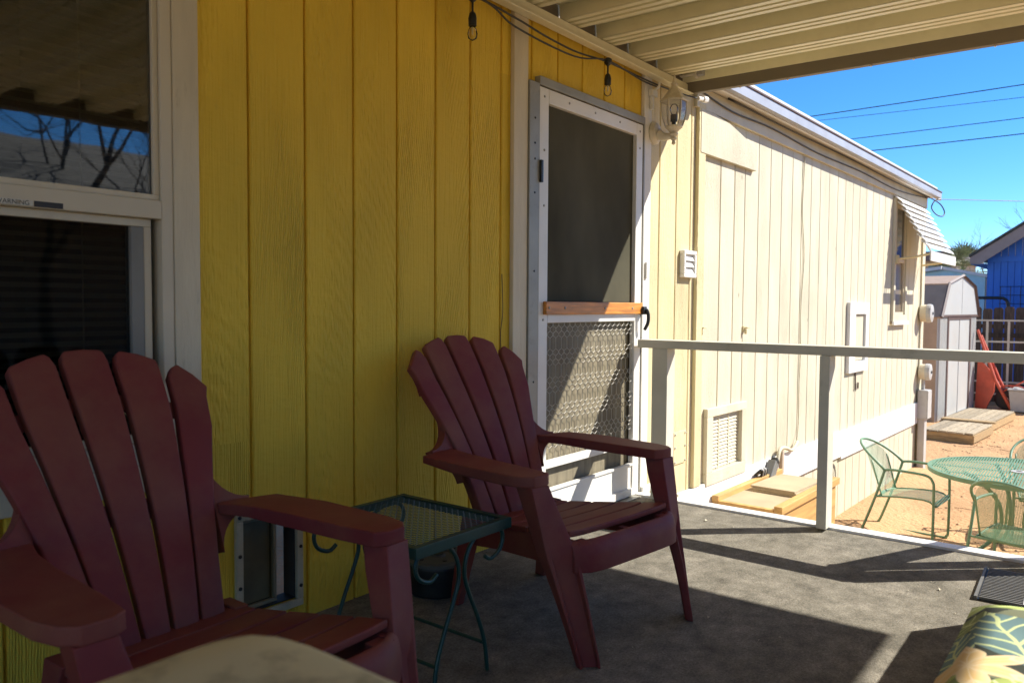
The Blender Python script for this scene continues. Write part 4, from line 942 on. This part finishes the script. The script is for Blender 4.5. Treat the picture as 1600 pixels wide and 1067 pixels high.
MB().loft([[(rr*math.cos(a_), rr*math.sin(a_), zz) for rr, zz in ((TR, tz-.035), (TR, tz), (TR-.03, tz), (TR-.03, tz-.008), (TR-.008, tz-.008), (TR-.008, tz-.035))] for a_ in [2*math.pi*k/64 for k in range(65)]], caps=False).build('rim', PGRN, pt)
tp = MB(); n = 62
for i in range(n):
    x = -TR + .03 + (2*TR-.06)*(i+.5)/n; y = math.sqrt(max(0, (TR-.028)**2 - x*x))
    tp.box(x-.0062, x+.0062, -y, y, tz-.006, tz-.002)
for q in (-.3, 0, .3): tp.box(-math.sqrt((TR-.03)**2-q*q), math.sqrt((TR-.03)**2-q*q), q-.012, q+.012, tz-.012, tz-.0065)
tpo = tp.build('table_slats', PGRN, pt, kind='stuff'); tpo.rotation_euler = (0, 0, R(91))
MB().lathe([(.06, tz-.001), (.06, tz+.004), (.026, tz+.006), (.024, tz-.02)], n=20).build('umbrella_collar', GREYM, pt)
for k in range(4):
    a_ = k*math.pi/2 + .5; c, s_ = math.cos(a_), math.sin(a_)
    MB().tube(bez([(c*.42, s_*.42, tz-.02), (c*.28, s_*.28, tz-.10), (c*.14, s_*.14, tz-.28), (c*.13, s_*.13, tz-.48), (c*.25, s_*.25, .08), (c*.40, s_*.40, .01)], 6), .016, 8).build('leg', PGRN, pt, smooth=True)

# ------------------------------------------------------------------ pallets in front of the shed
def pallet(label, loc, rz, L_, W_, H_, n):
    o = thing('wooden_pallet', label, 'pallet', loc, rz, 'pallets laid as a platform before the shed')
    rng = random.Random(n)
    for k in range(n):
        y = -W_/2 + W_*(k+.5)/n
        MB().box(-L_/2+rng.uniform(-.03, .03), L_/2+rng.uniform(-.03, .03), y-W_/n*.44, y+W_/n*.44, H_-.02+rng.uniform(-.004, .004), H_+rng.uniform(0, .006)).build('plank', PALLET, o)
    for X in (-L_/2+.03, 0, L_/2-.03):
        MB().box(X-.02, X+.02, -W_/2, W_/2, .075, H_-.026).build('stringer', PALLET2, o); MB().box(X-.022, X+.022, -W_/2+.01, W_/2-.01, .0, .072).build('stringer', PALLET2, o)
    for s in (-1, 1): MB().box(-L_/2, L_/2, s*W_/2-.012, s*W_/2+.012, .02, H_-.03).build('side_board', PALLET2, o)
pallet('nearer weathered wooden pallet by the end of the cream wall', (10.12, -.08, GZ), R(-4.5), 1.3, .72, .16, 6)
pallet('farther weathered wooden pallet in front of the shed door', (11.95, -.14, GZ), R(-4.5), 2.0, .74, .16, 6)
pk = MB().box(-.09, .09, -.4, .4, 0, .022).build('loose_plank', PALLET2); pk.location = (10.9, -.13, GZ+.168); pk.rotation_euler = (0, 0, R(-4)); tag(pk, 'single brown plank lying across the joint of the two pallets', 'plank')

# ------------------------------------------------------------------ shed
A = Vector((11.60, .475)); B = Vector((14.50, .285)); ux = (B-A).normalized(); wS = (B-A).length; rzS = math.atan2(ux.y, ux.x)
sh = thing('garden_shed', 'small white metal shed with a gambrel roof behind the end of the cream wall', 'shed', (A.x, A.y, GZ), rzS)
zE, zM, zP = 1.93, 2.50, 2.68; D = 3.0
xm = wS*.52
# ribbed front cladding either side of the door
for k in range(9):
    x = .02 + k*(.55/9) ; MB().prism([(x, .01), (x+.008, -.016), (x+.040, -.016), (x+.048, .01)], .02, zE).build('cladding_rib', SHEDW, sh)
for k in range(9):
    x = wS - .6 + k*(.58/9); MB().prism([(x, .01), (x+.008, -.016), (x+.040, -.016), (x+.048, .01)], .02, zE).build('cladding_rib', SHEDW, sh)
MB().box(0, .60, .0101, .03, 0, zE).box(wS-.62, wS, .0101, .03, 0, zE).box(.60, wS-.62, .0101, .03, 1.86, zE).build('front_wall', SHEDW, sh)
MB().box(0, .02, .03, D, 0, zE).build('side_wall', SHEDT, sh); MB().box(wS-.02, wS, .03, D, 0, zE).build('side_wall', SHEDW, sh); MB().box(.02, wS-.02, D-.02, D, 0, zE).build('back_wall', SHEDW, sh)
MB().box(.53, .61, -.03, .0, 0, 1.90).box(wS-.63, wS-.55, -.03, .0, 0, 1.90).box(.61, wS-.63, -.03, .0, 1.84, 1.90).build('door_frame', SHEDB, sh)
do = MB().box(.612, wS-.632, -.015, .005, .05, 1.838).build('door', SHEDW, sh)
dxm = (.612+wS-.632)/2
MB().box(dxm-.01, dxm+.01, -.024, -.016, .06, 1.83).build('door_seam', SHEDW, do); MB().box(dxm-.06, dxm+.09, -.045, -.017, 1.10, 1.22).build('padlock', BLK, do, bevel=.01)
MB().box(.55, wS-.57, -.09, -.031, .0, .05).build('threshold', GREYM, sh)
gab = [(.0, zE), (wS, zE), (wS*.86, zM), (xm, zP), (wS*.15, zM)]
MB().box(-.02, wS+.02, -.045, .0, zE-.035, zE-.002).build('gable_shadow_strip', SHEDB, sh)  # dark strip painted in for the shadow line below the gable
g_ = MB().loft([[(x, -.035, z) for x, z in gab], [(x, .0, z) for x, z in gab]]).build('gable', SHEDW, sh)
MB().box(xm-.01, xm+.01, -.040, -.0355, zE+.02, zP-.03).build('gable_seam', SHEDW, g_)
def slope(p0, p1, nm, m, y0=-.06, y1=D+.06):
    d = Vector((p1[0]-p0[0], p1[1]-p0[1])).normalized(); nn = Vector((-d.y, d.x))*.02
    q = [(p0[0], p0[1]), (p1[0], p1[1]), (p1[0]+nn.x, p1[1]+nn.y), (p0[0]+nn.x, p0[1]+nn.y)]
    return MB().loft([[(x, y0, z) for x, z in q], [(x, y1, z) for x, z in q]]).build(nm, m, sh)
slope((wS*.15, zM), (-.04, zE-.04), 'roof_panel', SHEDT); slope((xm, zP), (wS*.15-.02, zM), 'roof_panel', SHEDT)
slope((wS*.86+.02, zM), (xm, zP), 'roof_panel', SHEDT); slope((wS+.04, zE-.04), (wS*.86, zM), 'roof_panel', SHEDT)
for p0, p1 in (((wS*.15, zM), (-.04, zE-.04)), ((xm, zP), (wS*.15, zM)), ((wS*.86, zM), (xm, zP)), ((wS+.04, zE-.04), (wS*.86, zM))):
    MB().tube([(p0[0], -.05, p0[1]), (p1[0], -.05, p1[1])], .03, 4).build('roof_trim', SHEDB, sh)

# ------------------------------------------------------------------ board fence, rack, wheelbarrow, tub
fn = thing('board_fence', 'dark weathered dog eared board fence along the back of the yard', 'fence', (16.0, 0, 0))
rng = random.Random(9)
for k in range(46):
    y0 = 2.4 - k*.205; z1 = 1.08 + rng.uniform(-.03, .03); m_ = .03
    q = [(y0, GZ-.05), (y0-.185, GZ-.05), (y0-.185, z1-.045), (y0-.155, z1), (y0-.03, z1), (y0, z1-.045)]
    MB().loft([[(0, y, z) for y, z in q], [(.02, y, z) for y, z in q]]).build('fence_board', FENCE, fn)
for z_ in (.62, -.62): MB().box(.021, .07, -7.1, 2.5, z_, z_+.09).build('fence_rail', FENCE, fn)
MB().box(-.03, -.001, -7.1, 2.5, .42, .52).build('fence_rail', FENCE, fn)
rk = thing('pipe_rack', 'white pipe frame standing before the dark board fence', 'rack', (15.3, 0, 0))
for z_ in (.80, .35, -.50, -.76): MB().box(-.02, .02, -2.6, .55, z_-.016, z_+.016).build('pipe', RAIL, rk)
for y_ in (.53, .17, -.22, -.62, -1.2, -1.9, -2.58): MB().box(-.025, -.0205, y_-.022, y_+.022, GZ, .78).build('upright', RAIL, rk)
wb = thing('wheelbarrow', 'faded red wheelbarrow stood on end against the pipe frame', 'wheelbarrow', (14.4, -.10, GZ))
secs = []
for z_, w0, w1, dep in ((.02, .36, .10, .25), (.15, .36, .06, .30), (.5, .35, -.05, .30), (.75, .345, -.06, .24), (1.05, .335, .0, .14), (1.28, .33, .16, .06), (1.36, .325, .27, .02)):
    secs.append([(-.02, w0, z_), (-.02-dep*.2, w1, z_), (dep*.9, w1+.02, z_), (dep, w0-.02, z_), (dep-.02, w0-.05, z_), (dep*.8, w1+.05, z_), (.0, w1+.04, z_), (0, w0-.03, z_)])
MB().loft([[(x, y*.8+.05, z*.72) for x, y, z in q] for q in secs]).build('tray', RED, wb, bevel=.01)
MB().tube([(-.10, .32, 1.62), (-.14, -.02, .62), (-.12, -.30, .06)], [.025, .032, .032], 6).build('handle', RED, wb)
MB().tube([(.25, .30, 1.5), (.22, -.05, .62), (.22, -.32, .06)], .026, 6).build('handle', RED, wb)
MB().tube(bez([(-.1, -.16, .40), (-.15, -.5, .62), (-.12, -.62, .75), (-.1, -.60, .85)], 5), .016, 6).build('leg', RED, wb); MB().tube(bez([(-.1, -.10, .50), (-.15, -.42, .52), (-.12, -.60, .42), (-.1, -.50, .28), (-.1, -.2, .2)], 5), .016, 6).build('leg', RED, wb)
whl = MB().lathe([(.10, -.05), (.19, -.05), (.22, -.03), (.22, .03), (.19, .05), (.10, .05)], (.18, -.20, .22), 20, 'x').build('tyre', RUBBER, wb, smooth=False)
MB().lathe([(.02, -.055), (.098, -.03), (.098, .03), (.02, .055)], (.18, -.20, .22), 14, 'x').build('rim', GREYM, wb)
tu = thing('storage_tub', 'grey plastic tub on the ground at the far right edge', 'tub', (14.35, -.66, GZ))
MB().loft([[(-.25, -.3, .02), (.25, -.3, .02), (.25, .25, .02), (-.25, .25, .02)], [(-.29, -.34, .44), (.29, -.34, .44), (.29, .29, .44), (-.29, .29, .44)]]).build('body', GREYM, tu, bevel=.02)
MB().box(-.31, .31, -.36, .31, .4405, .475).build('lid', SHEDW, tu, bevel=.01)

# ------------------------------------------------------------------ blue house
bh = thing('blue_house', 'bright blue gabled house with a brown fascia beyond the board fence', 'house', (20, 0, 0))
hy0 = .78; n = 40; sl_ = .676
for k in range(n):
    y1 = hy0 - k*.155; y0 = y1 - .155; ym = (y0+y1)/2
    zt = lambda y: 2.50 + sl_*(1.1-y) - .18 if y > -2.55 else 2.50 + sl_*(1.1+2.55) - .18 - sl_*(-2.55-y)
    MB().loft([[(0, y1-.006, GZ), (0, y0+.006, GZ), (0, y0+.006, zt(y0)), (0, y1-.006, zt(y1))], [(.03, y1-.006, GZ), (.03, y0+.006, GZ), (.03, y0+.006, zt(y0)), (.03, y1-.006, zt(y1))]]).build('siding_board', BLUE, bh)
MB().box(.0305, .08, hy0-n*.155, hy0, GZ, 2.3).build('wall', BLUE, bh); MB().box(.0805, 6, hy0-.03, hy0, GZ, 2.35).build('side_wall', BLUE, bh)
MB().box(-.03, -.001, -5.4, .77, 2.28, 2.42).build('band_board', BLUE, bh)
MB().loft([[(x, 1.12, 2.22), (x, 1.12, 2.39), (x, -2.55, 2.39+sl_*3.67), (x, -2.55, 2.16+sl_*3.67), (x, .9, 2.20)] for x in (-.45, -.40)]).build('fascia', FASC, bh)
MB().loft([[(x, -6.2, 2.22), (x, -6.2, 2.39), (x, -2.551, 2.39+sl_*3.67), (x, -2.551, 2.16+sl_*3.67), (x, -6.0, 2.20)] for x in (-.45, -.40)]).build('fascia', FASC, bh)
MB().loft([[(x, 1.14, 2.395), (x, -2.55, 2.395+sl_*3.69), (x, -2.55, 2.46+sl_*3.69), (x, 1.14, 2.46)] for x in (-.5, 7)]).build('roof', SHINGLE, bh); MB().loft([[(x, -6.24, 2.395), (x, -2.551, 2.395+sl_*3.69), (x, -2.551, 2.46+sl_*3.69), (x, -6.24, 2.46)] for x in (-.5, 7)]).build('roof', SHINGLE, bh)
MB().box(-.399, 6, .785, 1.1, 2.2, 2.22).build('eave', BLUE, bh)
tr_ = thing('wire_trellis', 'dark square wire trellis in front of the blue house wall', 'trellis', (19.7, 0, 0))
MB().tube([(0, .45, 1.62), (0, -1.5, 1.62)], .008, 4).tube([(0, .45, 1.4), (0, -1.5, 1.4)], .008, 4).tube([(0, .45, 1.18), (0, -1.5, 1.18)], .008, 4).build('wire', BLK, tr_)
for k in range(9): MB().tube([(0.01, .43-k*.22, .9), (0.01, .43-k*.22, 1.63)], .008, 4).build('wire', BLK, tr_)
pi_ = MB().tube(bez([(17, 1.6, 1.30), (17, .3, 1.30), (17, .05, 1.27), (17, -.02, 1.1), (17, -.02, .6)], 5), .035, 8).build('black_pipe', BLK, smooth=True); tag(pi_, 'bent black pipe showing above the board fence', 'pipe')

# light blue building and far tan building
lb = thing('light_blue_building', 'light blue flat walled building with a white roof edge behind the shed', 'building', (24, 0, 0))
MB().loft([[(0, 6, GZ), (0, 1.36, GZ), (0, 1.30, 2.02), (0, 2.45, 2.27), (0, 6, 1.75)], [(5, 6, GZ), (5, 1.36, GZ), (5, 1.30, 2.02), (5, 2.45, 2.27), (5, 6, 1.75)]]).build('wall', LTBLUE, lb)
MB().loft([[(-.15, 2.47, 2.28), (-.15, 1.0, 1.96), (-.15, 1.0, 2.04), (-.15, 2.47, 2.38)], [(5, 2.47, 2.28), (5, 1.0, 1.96), (5, 1.0, 2.04), (5, 2.47, 2.38)]]).build('roof_edge', ALUW, lb)
MB().loft([[(-.3, 2.475, 2.28), (-.3, 6, 1.76), (-.3, 6, 1.84), (-.3, 2.475, 2.38)], [(5, 2.475, 2.28), (5, 6, 1.76), (5, 6, 1.84), (5, 2.475, 2.38)]]).build('roof_edge', ALUW, lb)
MB().box(-.06, -.02, .80, 1.28, GZ, 1.95).build('end_panel', STUCCO, lb)
MB().tube([(-.1, 1.22, GZ), (-.1, 1.22, 1.9)], .03, 6).build('downpipe', BEAM, lb)
ft = thing('tan_building', 'small tan building far off under the white awning', 'building', (38, 0, 0))
MB().box(0, 6, 4.2, 8.2, GZ, 3.3).build('wall', STUCCO, ft); MB().box(-.5, 6.5, 3.9, 8.6, 3.305, 3.75).build('roof', SHEDB, ft)
for k in range(5): MB().box(-.03, -.001, 4.5+k*.6, 4.8+k*.6, 2.4, 3.1).build('window', FARGL, ft)

# ------------------------------------------------------------------ palm and bare trees
def palm(loc, h, r):
    o = thing('palm_tree', 'shaggy fan palm rising behind the light blue building', 'palm', loc)
    MB().tube([(0, 0, 0), (.03, 0, h*.5), (0, 0, h)], [.22, .2, .18], 10).build('trunk', BARK, o)
    mb = MB(); rng = random.Random(4)
    for k in range(95):
        ph = rng.uniform(0, 6.283); el = rng.uniform(-1.0, 1.35); L_ = r*rng.uniform(.45, .75)
        d = Vector((math.cos(ph)*math.cos(el), math.sin(ph)*math.cos(el), math.sin(el))); b = Vector((0, 0, h)) + d*.1; t = b + d*L_
        side = d.cross(Vector((0, 0, 1))).normalized(); up = side.cross(d)
        mb.add([b-side*.012, b+side*.012, t], [(0, 1, 2)])
        for j in range(9):
            a_ = -1.2 + 2.4*j/8; dd = (d*math.cos(a_) + side*math.sin(a_) + up*rng.uniform(-.12, .05)).normalized(); wv = dd.cross(up).normalized()*.022
            tip = t + dd*r*rng.uniform(.38, .55) - Vector((0, 0, .05*abs(a_)))
            mb.add([t-wv*.4, t+dd*r*.2-wv, tip, t+dd*r*.2+wv], [(0, 1, 2, 3)])
    mb.build('fronds', FROND, o)
palm((30, 2.80, GZ), 3.45, 1.0)
def bare_tree(label, loc, h, seed, spread=.5, depth=6, r0=.12, trunk=.3, grp='bare winter trees'):
    o = thing('bare_tree', label, 'tree', loc, 0, grp); rng = random.Random(seed)
    tr = MB(); br = MB()
    def rec(p, d, L_, r, dep):
        q = p; pts = [p]
        for _ in range(3):
            d = (d + Vector((rng.uniform(-1, 1), rng.uniform(-1, 1), rng.uniform(-.3, .6)))*.16).normalized(); q = q + d*L_/3; pts.append(q)
        (tr if dep == depth else br).tube(pts, [r, r*.88, r*.76, r*.66], 6 if dep >= depth-1 else (4 if dep > 2 else 3), cap=False)
        if dep == 0: return
        for _ in range(rng.choice((2, 3, 3)) if dep > 1 else 2):
            ax = Vector((rng.uniform(-1, 1), rng.uniform(-1, 1), rng.uniform(-.2, .8))).normalized()
            rec(pts[rng.choice((2, 3, 3))], (d + ax*spread*1.7).normalized(), L_*rng.uniform(.6, .82), r*.58, dep-1)
    rec(Vector((0, 0, 0)), Vector((0, 0, 1)), h*trunk, r0, depth)
    tr.build('trunk', BARK, o); br.build('branches', BARK, o)
bare_tree('thin bare tree with upright twigs behind the blue house', (34, .2, GZ), 7.2, 3, .45, 6, .10)
bare_tree('thin bare tree with upright twigs left of the blue house roof', (36, 2.1, GZ), 6.6, 8, .45, 6, .09)
bare_tree('low bare shrub like tree between the palm and the blue house', (31, 1.7, GZ), 4.3, 12, .6, 5, .06)

# ------------------------------------------------------------------ overhead wires
def wire(label, p0, p1, sag=.12, r=.012):
    pts = []
    for k in range(17):
        t = k/16; q = Vector(p0).lerp(Vector(p1), t); q.z -= sag*4*t*(1-t); pts.append(q)
    o = MB().tube(pts, r, 5).build('power_line', BLK); tag(o, label, 'power line', 'overhead power lines'); return o
def wl(label, y0, z0, y1, z1, r=.011):
    dy, dz = y0-y1, z0-z1
    wire(label, (25, y0+dy*1.2, z0+dz*1.2), (25, y1-dy*1.2, z1-dz*1.2), .05, r)
wl('topmost overhead power line crossing the sky', 7.27, 7.97, .57, 8.03, .016)
wl('thin second overhead power line just below the topmost', 6.84, 7.79, .56, 7.64, .009)
wl('third overhead power line from the top', 5.83, 6.99, .54, 7.01, .013)
wl('lowest of the four overhead power lines above the gutter end', 5.23, 6.51, .52, 6.52, .016)
sv = thing('service_drop', 'service cable with a hanging loop at the gutter end of the cream house', 'cable')
MB().tube([(6.98, -.23, 2.41), (7.05, -.25, 2.412)], .016, 6).build('clamp', ALUW, sv)
MB().tube([(6.98, -.23, 2.41), (9.5, -2.4, 2.45), (14, -6.3, 2.75)], .005, 6).build('cable', BEAM, sv)
MB().tube(bez([(6.78, -.16, 2.42), (6.86, -.20, 2.40), (6.97, -.27, 2.34), (7.0, -.31, 2.25), (6.94, -.30, 2.19), (6.88, -.24, 2.21), (6.86, -.19, 2.29), (6.92, -.2, 2.37), (6.98, -.23, 2.41)], 6), .0075, 6).build('loop', BLK, sv, smooth=True)

# ------------------------------------------------------------------ across the yard, seen mirrored in the window
ns = thing('neighbour_shed', 'low shed with a shingled roof across the yard, mirrored in the window', 'shed', (-1, -12.5, 1.35))
MB().box(-9, 9, -4, 0, GZ-1.4, 2.0).build('wall', STUCCO, ns)
for k in range(23):
    y0 = 3.0 - k*.22; z0 = 1.155 + k*.075
    MB().loft([[(x, y0, z0), (x, y0-.235, z0+.08), (x, y0-.235, z0+.10), (x, y0, z0+.02)] for x in (-9.4, 9.4)]).build('shingle_course', SHINGLE, ns)
bare_tree('spreading bare tree across the yard, mirrored in the window', (1.2, -11.0, GZ), 10, 21, .6, 7, .10, .26)
bare_tree('second spreading bare tree across the yard, mirrored in the window', (3.0, -11.4, GZ), 9, 33, .62, 7, .09, .24)
